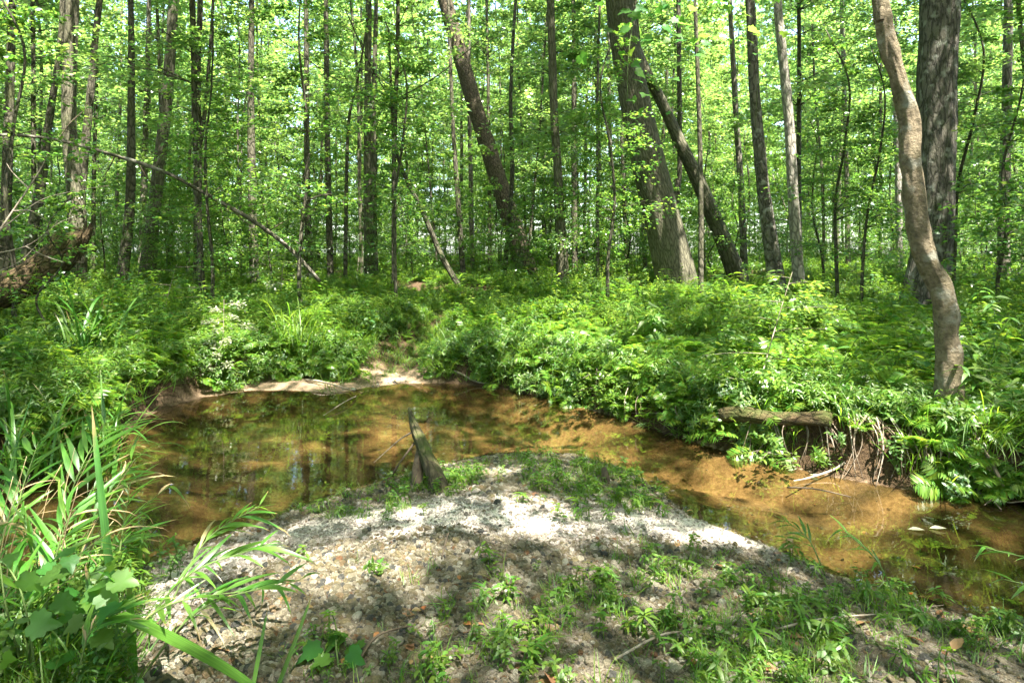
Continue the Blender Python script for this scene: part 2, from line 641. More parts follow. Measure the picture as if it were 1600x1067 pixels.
def plain_mat(name, c1, c2, scale=6., rough=.85, bump=.0, spec=.2):
    m, nt, nd, ln = nodes_of(name)
    out = N(nd, 'ShaderNodeOutputMaterial')
    b = N(nd, 'ShaderNodeBsdfPrincipled')
    b.inputs['Roughness'].default_value = rough
    b.inputs['Specular IOR Level'].default_value = spec
    tc = N(nd, 'ShaderNodeTexCoord')
    no = N(nd, 'ShaderNodeTexNoise')
    no.inputs['Scale'].default_value = scale
    no.inputs['Detail'].default_value = 7
    no.inputs['Roughness'].default_value = .65
    ln.new(tc.outputs['Object'], no.inputs['Vector'])
    r = ramp(nd, [(.32, c1), (.68, c2)])
    ln.new(no.outputs[0], r.inputs[0])
    ln.new(r.outputs[0], b.inputs['Base Color'])
    if bump:
        bp = N(nd, 'ShaderNodeBump')
        bp.inputs['Distance'].default_value = bump
        ln.new(no.outputs[0], bp.inputs['Height'])
        ln.new(bp.outputs[0], b.inputs['Normal'])
    ln.new(b.outputs[0], out.inputs[0])
    return m


def pebble_mat(name, pale=False):
    m, nt, nd, ln = nodes_of(name)
    out = N(nd, 'ShaderNodeOutputMaterial')
    b = N(nd, 'ShaderNodeBsdfPrincipled')
    b.inputs['Roughness'].default_value = .75
    b.inputs['Specular IOR Level'].default_value = .25
    oi = N(nd, 'ShaderNodeObjectInfo')
    r = ramp(nd, [(0, (.33, .28, .20)), (.14, (.48, .42, .33)), (.25, (.28, .225, .14)), (.36, (.22, .19, .13)), (.5, (.38, .32, .235)), (.6, (.30, .21, .12)),
                  (.66, (.11, .105, .095)), (.755, (.60, .55, .46)), (.80, (.27, .22, .12)), (.92, (.54, .47, .38)), (.988, (.28, .14, .07))], 'CONSTANT')
    if pale:
        r = ramp(nd, [(0, (.52, .45, .38)), (.25, (.64, .56, .49)), (.5, (.46, .39, .32)), (.7, (.58, .51, .44)), (.85, (.38, .31, .24)), (.95, (.26, .22, .18))], 'CONSTANT')
    else:
        for el in r.color_ramp.elements:
            el.color = tuple(c_ * k_ for c_, k_ in zip(el.color[:3], (.76, .765, .71))) + (1,)
    ln.new(oi.outputs['Random'], r.inputs[0])
    tc = N(nd, 'ShaderNodeTexCoord')
    no = N(nd, 'ShaderNodeTexNoise')
    no.inputs['Scale'].default_value = 1.3
    no.inputs['Detail'].default_value = 8
    no.inputs['Roughness'].default_value = .7
    ln.new(tc.outputs['Object'], no.inputs['Vector'])
    mr = N(nd, 'ShaderNodeMapRange')
    mr.inputs['To Min'].default_value = .45
    mr.inputs['To Max'].default_value = 1.5
    ln.new(no.outputs[0], mr.inputs['Value'])
    mx = N(nd, 'ShaderNodeMix', data_type='RGBA', blend_type='MULTIPLY')
    mx.inputs[0].default_value = 1
    ln.new(r.outputs[0], mx.inputs[6])
    cb = N(nd, 'ShaderNodeCombineColor')
    for k in range(3):
        ln.new(mr.outputs[0], cb.inputs[k])
    ln.new(cb.outputs[0], mx.inputs[7])
    ln.new(mx.outputs[2], b.inputs['Base Color'])
    bp = N(nd, 'ShaderNodeBump')
    bp.inputs['Distance'].default_value = .15
    ln.new(no.outputs[0], bp.inputs['Height'])
    ln.new(bp.outputs[0], b.inputs['Normal'])
    ln.new(b.outputs[0], out.inputs[0])
    return m


def ground_mat(name, kind):
    m, nt, nd, ln = nodes_of(name)
    out = N(nd, 'ShaderNodeOutputMaterial')
    b = N(nd, 'ShaderNodeBsdfPrincipled')
    b.inputs['Roughness'].default_value = .92
    b.inputs['Specular IOR Level'].default_value = .15
    tc = N(nd, 'ShaderNodeTexCoord')

    def noise(s, det=8, rough=.65):
        n = N(nd, 'ShaderNodeTexNoise')
        n.inputs['Scale'].default_value = s
        n.inputs['Detail'].default_value = det
        n.inputs['Roughness'].default_value = rough
        ln.new(tc.outputs['Object'], n.inputs['Vector'])
        return n

    def mix(f, a, c, typ='MIX'):
        x = N(nd, 'ShaderNodeMix', data_type='RGBA', blend_type=typ)
        if hasattr(f, 'is_linked') or not isinstance(f, (int, float)):
            ln.new(f, x.inputs[0])
        else:
            x.inputs[0].default_value = f
        for s, i in ((a, 6), (c, 7)):
            if isinstance(s, tuple):
                x.inputs[i].default_value = s + (1,)
            else:
                ln.new(s, x.inputs[i])
        return x.outputs[2]

    def rng_(v, a, c, lo=0, hi=1):
        r = N(nd, 'ShaderNodeMapRange')
        r.inputs['From Min'].default_value = a
        r.inputs['From Max'].default_value = c
        r.inputs['To Min'].default_value = lo
        r.inputs['To Max'].default_value = hi
        ln.new(v, r.inputs['Value'])
        return r.outputs[0]

    def grit(scale):
        v = N(nd, 'ShaderNodeTexVoronoi', feature='F1')
        v.inputs['Scale'].default_value = scale
        ln.new(tc.outputs['Object'], v.inputs['Vector'])
        sp = N(nd, 'ShaderNodeSeparateColor')
        ln.new(v.outputs['Color'], sp.inputs[0])
        return v.outputs['Distance'], sp.outputs[0]

    a = N(nd, 'ShaderNodeAttribute', attribute_name='sand')
    if kind == 'floor':
        n1, n2 = noise(7), noise(45, 6, .7)
        c = ramp(nd, [(.3, (.022, .014, .008)), (.5, (.06, .038, .02)), (.72, (.13, .085, .045))])
        ln.new(n2.outputs[0], c.inputs[0])
        s = ramp(nd, [(.3, (.17, .115, .07)), (.7, (.36, .265, .175))])
        ln.new(n2.outputs[0], s.inputs[0])
        am = N(nd, 'ShaderNodeMath', operation='MULTIPLY_ADD', use_clamp=True)
        am.inputs[1].default_value = 1.6
        ln.new(a.outputs['Fac'], am.inputs[0])
        ln.new(rng_(n1.outputs[0], .3, .7, -.5, .2), am.inputs[2])
        col = mix(am.outputs[0], c.outputs[0], s.outputs[0])
        h = n2.outputs[0]
        dist = .03
    elif kind == 'bar':
        d, rnd = grit(75.)
        d2, rnd2 = grit(190.)
        pal = ramp(nd, [(0, (0.122, 0.105, 0.078)), (.2, (0.190, 0.167, 0.129)), (.35, (0.095, 0.071, 0.041)), (.5, (0.136, 0.116, 0.085)), (.62, (0.061, 0.051, 0.041)), (.75, (0.156, 0.122, 0.078)), (.9, (0.102, 0.068, 0.037))], 'CONSTANT')
        ln.new(rnd, pal.inputs[0])
        pal2 = ramp(nd, [(0, (0.143, 0.122, 0.092)), (.3, (0.095, 0.078, 0.051)), (.6, (0.170, 0.146, 0.112)), (.85, (0.068, 0.058, 0.042))], 'CONSTANT')
        ln.new(rnd2, pal2.inputs[0])
        n1 = noise(3.)
        col = mix(rng_(noise(14).outputs[0], .42, .58), pal2.outputs[0], pal.outputs[0])
        dirt = mix(rng_(noise(60).outputs[0], .3, .7), (.028, .022, .013), (.085, .066, .042))
        col = mix(rng_(n1.outputs[0], .45, .62, 0, .65), col, dirt)
        n3 = noise(160, 4, .7)
        snd = ramp(nd, [(.3, (.44, .37, .305)), (.7, (.72, .64, .56))])  # crest sand, its tone lightened to carry the sunlit strip
        ln.new(n3.outputs[0], snd.inputs[0])
        am = N(nd, 'ShaderNodeMath', operation='MULTIPLY_ADD', use_clamp=True)
        am.inputs[1].default_value = 1.8
        ln.new(a.outputs['Fac'], am.inputs[0])
        ln.new(rng_(noise(9).outputs[0], .3, .7, -.7, .3), am.inputs[2])
        col = mix(am.outputs[0], col, snd.outputs[0])
        hh = N(nd, 'ShaderNodeMath', operation='SUBTRACT')
        ln.new(n3.outputs[0], hh.inputs[0])
        ln.new(d, hh.inputs[1])
        h = hh.outputs[0]
        dist = .012
    else:
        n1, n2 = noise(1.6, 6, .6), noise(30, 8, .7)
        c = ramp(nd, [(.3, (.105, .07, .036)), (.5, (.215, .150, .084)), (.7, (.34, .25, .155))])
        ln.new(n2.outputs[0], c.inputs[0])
        shade_silt = ramp(nd, [(.3, (.016, .015, .007)), (.7, (.06, .050, .021))])  # olive silt kept extra dark, with the pool's shade painted in
        ln.new(n2.outputs[0], shade_silt.inputs[0])
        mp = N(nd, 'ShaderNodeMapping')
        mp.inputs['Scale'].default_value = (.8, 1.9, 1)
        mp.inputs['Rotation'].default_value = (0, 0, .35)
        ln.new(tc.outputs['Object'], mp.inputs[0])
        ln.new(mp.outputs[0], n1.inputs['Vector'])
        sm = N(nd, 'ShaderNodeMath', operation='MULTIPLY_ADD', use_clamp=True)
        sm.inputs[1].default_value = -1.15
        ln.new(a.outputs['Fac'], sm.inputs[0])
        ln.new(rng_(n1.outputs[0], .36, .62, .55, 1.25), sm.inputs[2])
        col = mix(sm.outputs[0], c.outputs[0], shade_silt.outputs[0])
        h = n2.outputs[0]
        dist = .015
    ln.new(col, b.inputs['Base Color'])
    bp = N(nd, 'ShaderNodeBump')
    bp.inputs['Distance'].default_value = dist
    ln.new(h, bp.inputs['Height'])
    ln.new(bp.outputs[0], b.inputs['Normal'])
    ln.new(b.outputs[0], out.inputs[0])
    return m


def water_mat():
    m, nt, nd, ln = nodes_of('creek_water')
    out = N(nd, 'ShaderNodeOutputMaterial')
    tr = N(nd, 'ShaderNodeBsdfTransparent')
    tr.inputs[0].default_value = (.66, .60, .445, 1)
    df = N(nd, 'ShaderNodeBsdfDiffuse')
    df.inputs[0].default_value = (.06, .048, .018, 1)
    mx = N(nd, 'ShaderNodeMixShader')
    mx.inputs[0].default_value = .10
    ln.new(tr.outputs[0], mx.inputs[1])
    ln.new(df.outputs[0], mx.inputs[2])
    gl = N(nd, 'ShaderNodeBsdfGlossy')
    gl.inputs['Roughness'].default_value = .015
    gl.inputs['Color'].default_value = (1, 1, 1, 1)
    fr = N(nd, 'ShaderNodeFresnel')
    fr.inputs['IOR'].default_value = 1.40
    tc = N(nd, 'ShaderNodeTexCoord')
    mp = N(nd, 'ShaderNodeMapping')
    mp.inputs['Scale'].default_value = (1.0, 1.7, 1)
    ln.new(tc.outputs['Object'], mp.inputs[0])
    no = N(nd, 'ShaderNodeTexNoise')
    no.inputs['Scale'].default_value = 2.2
    no.inputs['Detail'].default_value = 3
    ln.new(mp.outputs[0], no.inputs['Vector'])
    bp = N(nd, 'ShaderNodeBump')
    bp.inputs['Distance'].default_value = .003
    bp.inputs['Strength'].default_value = .6
    ln.new(no.outputs[0], bp.inputs['Height'])
    ln.new(bp.outputs[0], gl.inputs['Normal'])
    ln.new(bp.outputs[0], fr.inputs['Normal'])
    m2 = N(nd, 'ShaderNodeMixShader')
    ln.new(fr.outputs[0], m2.inputs[0])
    ln.new(mx.outputs[0], m2.inputs[1])
    ln.new(gl.outputs[0], m2.inputs[2])
    ln.new(m2.outputs[0], out.inputs[0])
    return m


M = {}
M['leaf_tree'] = leaf_mat('leaf_tree', (.05, .115, .018), (.20, .36, .045), .045, .52, rough=.35)
M['leaf_far'] = leaf_mat('leaf_far', (.078, .148, .032), (.26, .42, .08), .06, .55, rough=.35)
M['leaf_vine'] = leaf_mat('leaf_vine', (.05, .13, .018), (.20, .38, .045), .02, .55, rough=.5)
M['fern'] = leaf_mat('fern', (.085, .16, .018), (.26, .43, .035), .02, .5, .035)
M['herb'] = leaf_mat('herb', (.07, .135, .015), (.22, .38, .03), .03, .5, .03, rough=.5)
M['herb_dark'] = leaf_mat('herb_dark', (.042, .098, .014), (.14, .27, .025), .04, .45, .03, rough=.5)
M['grass'] = leaf_mat('grass', (.085, .16, .016), (.25, .43, .03), .03, .5, .03, rough=.5)
M['blade'] = leaf_mat('blade', (.05, .125, .016), (.14, .32, .025), .03, .4, .02, island=False, vein=True)
M['cane'] = leaf_mat('cane', (.06, .15, .018), (.18, .40, .03), .03, .45, .02, island=False, vein=True)
M['lime_leaf'] = leaf_mat('lime_leaf', (.085, .15, .02), (.27, .40, .05), .03, .5, .025)
M['pale_leaf'] = leaf_mat('pale_leaf', (.26, .27, .17), (.30, .34, .14), .08, .4, .03)
M['dry_leaf'] = leaf_mat('dry_leaf', (.20, .11, .05), (.16, .08, .03), .05, .25, .03)
M['orange_leaf'] = leaf_mat('orange_leaf', (.25, .09, .03), (.2, .06, .01), .05, .25, .02)
M['straw'] = leaf_mat('straw', (.34, .26, .13), (.18, .13, .05), .05, .3, .02)
M['bark_dark'] = bark_mat('bark_dark', (.014, .013, .009), (.105, .096, .066), moss_amt=.6, su=10, sv=2.6, bump=.03)
M['bark_rough'] = bark_mat('bark_rough', (.012, .011, .009), (.165, .148, .118), moss_amt=.3, su=13, sv=3.0, bump=.06, lichen=.6, warp=.55, vs=2.0)
M['bark_brown'] = bark_mat('bark_brown', (.018, .014, .010), (.115, .092, .062), moss_amt=.2, su=12, sv=4.5, bump=.028)
M['bark_olive'] = bark_mat('bark_olive', (.026, .025, .016), (.132, .122, .082), moss=(.062, .072, .028), moss_amt=.6, su=16, sv=2.6, bump=.02, warp=.5)
M['bark_tan'] = bark_mat('bark_tan', (.03, .024, .015), (.215, .172, .112), moss=(.07, .065, .03), moss_amt=.75, su=15, sv=12, bump=.025, lichen=.45, plates=False, warp=.5)
M['bark_grey'] = bark_mat('bark_grey', (.03, .026, .02), (.17, .15, .115), moss_amt=.45, su=11, sv=2.2, bump=.02, lichen=.35)
M['bark_pale'] = bark_mat('bark_pale', (.06, .052, .042), (.33, .30, .25), moss_amt=.3, su=10, sv=3, bump=.012)
M['rotten'] = bark_mat('rotten', (.012, .009, .006), (.15, .105, .055), moss=(.05, .068, .015), moss_amt=.95, su=9, sv=5, bump=.05)
M['moss_log'] = bark_mat('moss_log', (.018, .013, .009), (.11, .085, .052), moss=(.05, .075, .012), moss_amt=.95, su=14, sv=3, bump=.015)
M['twig'] = plain_mat('twig', (.13, .10, .07), (.34, .29, .23), 20, .9)
M['twig_dark'] = plain_mat('twig_dark', (.03, .022, .015), (.10, .075, .05), 20, .9)
M['root'] = plain_mat('root', (.05, .035, .022), (.24, .19, .14), 14, .9, .01)
M['stem'] = plain_mat('stem', (.06, .10, .025), (.12, .16, .05), 15, .7)
M['pebble'] = pebble_mat('pebble')
M['pebble_pale'] = pebble_mat('pebble_pale', True)
M['water'] = water_mat()

# ------------------------------------------------------------------ ground, gravel bar, bed, water
def axis(parts):
    out = [parts[0][0]]
    for a, b, s in parts:
        out += list(np.linspace(a, b, max(2, int(round((b - a) / s)) + 1))[1:])
    return np.array(out)


gx = axis([(-160, -60, 10), (-60, -20, 2.5), (-20, -7, .6), (-7, -4.6, .15), (-4.6, 4.6, .05), (4.6, 7, .15), (7, 20, .6), (20, 60, 2.5), (60, 160, 10)])
gy = axis([(-60, -10, 5), (-10, 1.0, .6), (1, 2, .1), (2, 10, .05), (10, 14, .15), (14, 30, .5), (30, 70, 2), (70, 170, 8)])
GX, GY = np.meshgrid(gx, gy, indexing='xy')
HZ, INS, NS, FS, DF, DN, PTH = land(GX.ravel(), GY.ravel())
nx, ny = len(gx), len(gy)
ii = (np.arange(ny - 1)[:, None] * nx + np.arange(nx - 1)[None, :]).ravel()
QF = np.stack([ii, ii + 1, ii + nx + 1, ii + nx], axis=-1)
VG = np.stack([GX.ravel(), GY.ravel(), HZ], axis=-1)
gpx, gpy = to_px(VG[:, 0], VG[:, 1], VG[:, 2])
sand_far = np.clip(PTH * 1.1 * sstep(10.0, 9.1, GY.ravel()) + .0, 0, 1)
sand_far = np.maximum(sand_far, np.exp(-((GX.ravel() + 2.9) / .95) ** 2) * sstep(.75, .35, DF) * (GY.ravel() > 7))
crest = poly_dist(GX.ravel(), GY.ravel(), [hit(*p) for p in ((200, 960), (300, 900), (440, 845), (560, 815), (700, 803), (850, 812), (1000, 815), (1180, 830), (1260, 850))])
lit_sand_bar = np.exp(-(crest / np.where(VG[:, 0] < -.2, .36, .26)) ** 2) * .97  # pale sand whitened along the crest, sunlight put into its colour
lit_shoal = np.zeros(len(gpx))  # sandy shallows; the mask also paints sunlit and shaded parts of the bed
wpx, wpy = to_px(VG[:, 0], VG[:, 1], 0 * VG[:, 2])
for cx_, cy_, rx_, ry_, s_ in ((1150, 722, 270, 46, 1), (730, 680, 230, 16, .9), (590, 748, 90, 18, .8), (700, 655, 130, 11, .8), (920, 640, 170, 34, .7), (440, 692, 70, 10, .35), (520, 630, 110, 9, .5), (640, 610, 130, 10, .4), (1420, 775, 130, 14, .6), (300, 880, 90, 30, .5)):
    lit_shoal = np.maximum(lit_shoal, s_ * np.exp(-(((wpx - cx_) / rx_) ** 2 + ((wpy - cy_) / ry_) ** 2) ** 1.5))
sand = np.where(INS, lit_shoal, np.where(NS, lit_sand_bar, sand_far))
state = INS.astype(int) * 2 + NS.astype(int)          # 0 far side, 1 gravel bar, 2 bed
fs_ = np.median(state[QF].astype(float), axis=1)
fs_ = np.where((state[QF] == 2).sum(1) >= 4, 2, np.where((state[QF] == 1).sum(1) >= 1, 1, 0))
big_floor = {0: 'forest_floor', 1: 'gravel_bar', 2: 'creek_bed'}
M['floor'], M['bar'], M['bed'] = ground_mat('forest_floor', 'floor'), ground_mat('gravel_bar', 'bar'), ground_mat('creek_bed', 'bed')
GROUND = {}
for k, nm in big_floor.items():
    q = QF[fs_ == k]
    used = np.unique(q)
    remap = np.zeros(len(VG), int)
    remap[used] = np.arange(len(used))
    mb = MB()
    mb.add(VG[used], remap[q])
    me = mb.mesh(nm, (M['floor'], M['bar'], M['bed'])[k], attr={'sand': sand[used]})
    GROUND[k] = tag(link(nm, me), kind='structure')
SDC = np.where(INS, -np.minimum(DF, DN), np.minimum(DF, DN))
q = QF[(SDC[QF] < .22).any(axis=1)]
used = np.unique(q)
remap = np.zeros(len(VG), int)
remap[used] = np.arange(len(used))
mb = MB()
W = VG[used].copy()
W[:, 2] = 0
mb.add(W, remap[q])
tag(link('creek_water', mb.mesh('creek_water', M['water'])), kind='structure')


# ------------------------------------------------------------------ scattering of uncountable stuff (geometry nodes)
def scatter(name, protos, P, R, S, I, parent=None):
    """one object of kind stuff: small plants or stones set at points"""
    me = bpy.data.meshes.new(name)
    n = len(P)
    me.vertices.add(n)
    me.vertices.foreach_set('co', np.asarray(P, np.float32).ravel())
    for nm, typ, key, arr in (('rot', 'FLOAT_VECTOR', 'vector', R), ('scl', 'FLOAT_VECTOR', 'vector', S), ('pick', 'INT', 'value', I)):
        a = me.attributes.new(nm, typ, 'POINT')
        a.data.foreach_set(key, np.asarray(arr, np.int32 if typ == 'INT' else np.float32).ravel())
    o = link(name, me, parent)
    o['kind'] = 'stuff'
    ng = bpy.data.node_groups.new(name, 'GeometryNodeTree')
    ng.interface.new_socket('Geometry', in_out='INPUT', socket_type='NodeSocketGeometry')
    ng.interface.new_socket('Geometry', in_out='OUTPUT', socket_type='NodeSocketGeometry')
    nd, ln = ng.nodes, ng.links
    gi, go = nd.new('NodeGroupInput'), nd.new('NodeGroupOutput')
    jn = nd.new('GeometryNodeJoinGeometry')
    for p in protos[::-1]:
        oi = nd.new('GeometryNodeObjectInfo')
        oi.inputs['Object'].default_value = p
        gt = nd.new('GeometryNodeGeometryToInstance')
        ln.new(oi.outputs['Geometry'], gt.inputs[0])
        ln.new(gt.outputs[0], jn.inputs[0])
    ip = nd.new('GeometryNodeInstanceOnPoints')
    ip.inputs['Pick Instance'].default_value = True
    ln.new(gi.outputs[0], ip.inputs['Points'])
    ln.new(jn.outputs[0], ip.inputs['Instance'])
    for nm, typ, sock in (('pick', 'INT', 'Instance Index'), ('rot', 'FLOAT_VECTOR', 'Rotation'), ('scl', 'FLOAT_VECTOR', 'Scale')):
        na = nd.new('GeometryNodeInputNamedAttribute')
        na.data_type = typ
        na.inputs['Name'].default_value = nm
        ln.new(na.outputs['Attribute'], ip.inputs[sock])
    ln.new(ip.outputs[0], go.inputs[0])
    md = o.modifiers.new('scatter', 'NODES')
    md.node_group = ng
    return o


def proto(name, me):
    return bpy.data.objects.new(name, me)      # only a source shape: never linked to the scene


def rvec(n, tilt=.2):
    return np.stack([rng.normal(0, tilt, n), rng.normal(0, tilt, n), rng.uniform(0, 2 * np.pi, n)], axis=-1)


def s3(s, zs=None):
    s = np.asarray(s)
    return np.stack([s, s, s if zs is None else s * zs], axis=-1)


# ---- pebbles
def pebble_mesh(seed, mat='pebble'):
    import bmesh
    bm = bmesh.new()
    bmesh.ops.create_icosphere(bm, subdivisions=2, radius=.5)
    r = np.random.default_rng(seed)
    ax = np.array([1.0, r.uniform(.65, .95), r.uniform(.5, .8)])
    pl = [(norm(r.normal(size=3)), r.uniform(.3, .42)) for _ in range(6)]
    for v in bm.verts:
        c = np.array(v.co)
        for nrm, d in pl:
            e = c @ nrm - d
            if e > 0:
                c = c - nrm * e * .8
        c = c * ax
        v.co = c
    for f in bm.faces:
        f.smooth = True
    me = bpy.data.meshes.new('pebble')
    bm.to_mesh(me)
    bm.free()
    me.materials.append(M[mat])
    return me


PEB = [pebble_mesh(s) for s in range(8)]
PALE = [pebble_mesh(s, 'pebble_pale') for s in range(4)]


def bar_points(n, pxr=(-100, 1700), pyr=(690, 1090)):
    """random points on the gravel bar, roughly even over the picture's near ground"""
    x = rng.uniform(-3.2, 3.6, n)
    y = rng.uniform(1.9, 6.1, n)
    h, ins, ns, fs, df, dn, pth = land(x, y)
    k = ns & (np.abs(x) < y * .9 + .3)
    return x[k], y[k], h[k], dn[k], df[k]


x, y, h, dn, df = bar_points(210000)
px, py = to_px(x, y, h)
cr = poly_dist(x, y, [hit(*p) for p in ((200, 960), (300, 900), (440, 845), (560, 815), (700, 803), (850, 812), (1000, 815), (1180, 830), (1260, 850))])
CRP = spline(np.array([(*hit(*p), 0) for p in ((200, 960), (300, 900), (440, 845), (560, 815), (700, 803), (850, 812), (1000, 815), (1180, 830), (1260, 850))]), 6)
CRX, CRY = CRP[:, 0], CRP[:, 1]
dens = .42 + .62 * sstep(.42, .58, fbm2(x * 1.6, y * 1.6, 61)) + .5 * (py < 790) * (px > 740) * (px < 1010)
dens = dens * (1 - .30 * np.exp(-(cr / .24) ** 2)) * (1 - .55 * sstep(950, 1300, px))
k = rng.uniform(0, 1, len(x)) < dens
x, y, h, px, py, dn = x[k], y[k], h[k], px[k], py[k], dn[k]
size = np.exp(rng.normal(np.log(.0150), .50, len(x))) * (1 + .5 * (py < 800) * (px > 740) * (px < 1010))
size = np.clip(size * (1 - .42 * np.exp(-(np.array([np.min(np.hypot(a - CRX, b - CRY)) for a, b in zip(x, y)]) / .33) ** 2)), .005, .05)
show = size / y
order = np.argsort(-show)
big, rest = order[:300], order[300:]
for j, i in enumerate(big):
    o = link('pebble', PEB[j % 8], GROUND[1], (x[i], y[i], h[i] + size[i] * .16), rvec(1, .25)[0], size[i] * 1.25)
P = np.stack([x[rest], y[rest], h[rest] + size[rest] * .14], axis=-1)
crd = np.array([np.min(np.hypot(a - CRX, b - CRY)) for a, b in zip(x[rest], y[rest])])
pk = np.where(rng.uniform(0, 1, len(rest)) < .96 * np.exp(-(crd / .36) ** 4), 8 + rng.integers(0, 4, len(rest)), rng.integers(0, 8, len(rest)))  # pale stones follow the painted sunlit strip of the crest
scatter('gravel', [proto('pebble_source', m) for m in PEB + PALE], P, rvec(len(rest), .4), s3(size[rest] * 1.15), pk, GROUND[1])
# stones showing through the shallow bed and on the far sand
x = rng.uniform(-4, 3.5, 9000)
y = rng.uniform(3.2, 9.6, 9000)
h, ins, ns, fs, df, dn, pth = land(x, y)
shal = np.exp(-dn / .35) * ins + .9 * fs * np.exp(-((x + 1.55) / .7) ** 2) * (df < .9) + ins * .05
k = rng.uniform(0, 1, len(x)) < shal
n = k.sum()
sz = np.exp(rng.normal(np.log(.024), .45, n))
scatter('streambed_gravel', [proto('pebble_source', m) for m in PEB], np.stack([x[k], y[k], h[k]], -1), rvec(n, .4), s3(sz), rng.integers(0, 8, n), GROUND[2])


# ------------------------------------------------------------------ foliage makers
def leaves_at(mb, shape, C, out_dir, L, jit=.45, up=(0, 0, 1)):
    n = len(C)
    d = out_dir + rng.normal(0, .45, (n, 3))
    u = np.asarray(up) + rng.normal(0, jit, (n, 3))
    mb.stamp(shape, frames(d, u), C, L)


def spray_points(base, az, length, n, spread=.42, rise=.12, sag=.18):
    """leaf seats along a flat, forked spray"""
    t = rng.uniform(.15, 1, n) ** .8
    w = rng.uniform(-1, 1, n) * spread * length * (1.08 - t) * (.35 + t)
    d = np.array([math.cos(az), math.sin(az), 0])
    s = np.array([-math.sin(az), math.cos(az), 0])
    P = np.asarray(base) + d * (t * length)[:, None] + s * w[:, None]
    P[:, 2] += rise * length * t - sag * length * t * t - .15 * np.abs(w) + rng.normal(0, .035 * length + .015, n)
    out = d + s * (np.sign(w) * .8)[:, None]
    return P, out


def crown_tree(seed, height, r0, z0, nspray, nleaf, L, spread_len, shape=QUAD, lean=.0, top_sparse=1.0, cluster_z=None, leafmat='leaf_far', barkmat='bark_grey', sides=7):
    """a forest tree about its own origin: trunk mesh (with limbs) and crown mesh"""
    r = np.random.default_rng(seed)
    wig = r.normal(0, .12, (6, 2))
    zz = np.linspace(-.25, height, 6)
    P = np.stack([wig[:, 0] * zz / height * 2 + lean * zz, wig[:, 1] * zz / height * 2, zz], -1)
    P[0, :2] = 0
    P = spline(P, 6)
    rad = r0 * (1 - .85 * np.clip(P[:, 2] / height, 0, 1)) ** .8 + .004
    tb = MB()
    tube(tb, P, rad, sides, .12, 2, seed, flare=.35)
    lb = MB()
    for i in range(nspray):
        f = r.uniform(0, 1) ** top_sparse
        z = z0 + (height - z0) * f
        k = np.argmin(np.abs(P[:, 2] - z))
        az = r.uniform(0, 2 * np.pi)
        ln_ = spread_len * (1.15 - .75 * f) * r.uniform(.5, 1.25)
        n = int(nleaf * r.uniform(.6, 1.3))
        C, out = spray_points(P[k], az, ln_, n, rise=r.uniform(0, .4))
        leaves_at(lb, shape, C, out, L * rng.uniform(.65, 1.25, n))
        tip = P[k] + np.array([math.cos(az), math.sin(az), .1]) * ln_ * .8
        mid = (P[k] + tip) / 2 + np.array([0, 0, .08 * ln_])
        tube(tb, spline([P[k], mid, tip], 3), np.linspace(max(.006, rad[k] * .3), .003, 7), 3, cap=False)
    return tb.mesh('trunk', M[barkmat], uv=True), lb.mesh('crown', M[leafmat], smooth=False)


# ------------------------------------------------------------------ the trees one can tell apart
def crown_for(top, R, n, L=.15):
    """foliage clusters about the top of a tall tree, open where the sun comes through"""
    mb = MB()
    top = np.asarray(top)
    nc = n // 45
    c = rng.normal(0, 1, (nc, 3)) * np.array([R * .5, R * .5, 2.3]) + top - np.array([0, 0, 1.5])
    C = np.repeat(c, 45, axis=0) + rng.normal(0, 1, (nc * 45, 3)) * np.array([.5, .5, .2])
    keep = (rng.uniform(0, 1, len(C)) > lit(C)) & (C[:, 2] > 7.5)
    C = C[keep]
    leaves_at(mb, QUAD, C, rng.normal(0, 1, C.shape), L * rng.uniform(.7, 1.3, len(C)))
    return mb


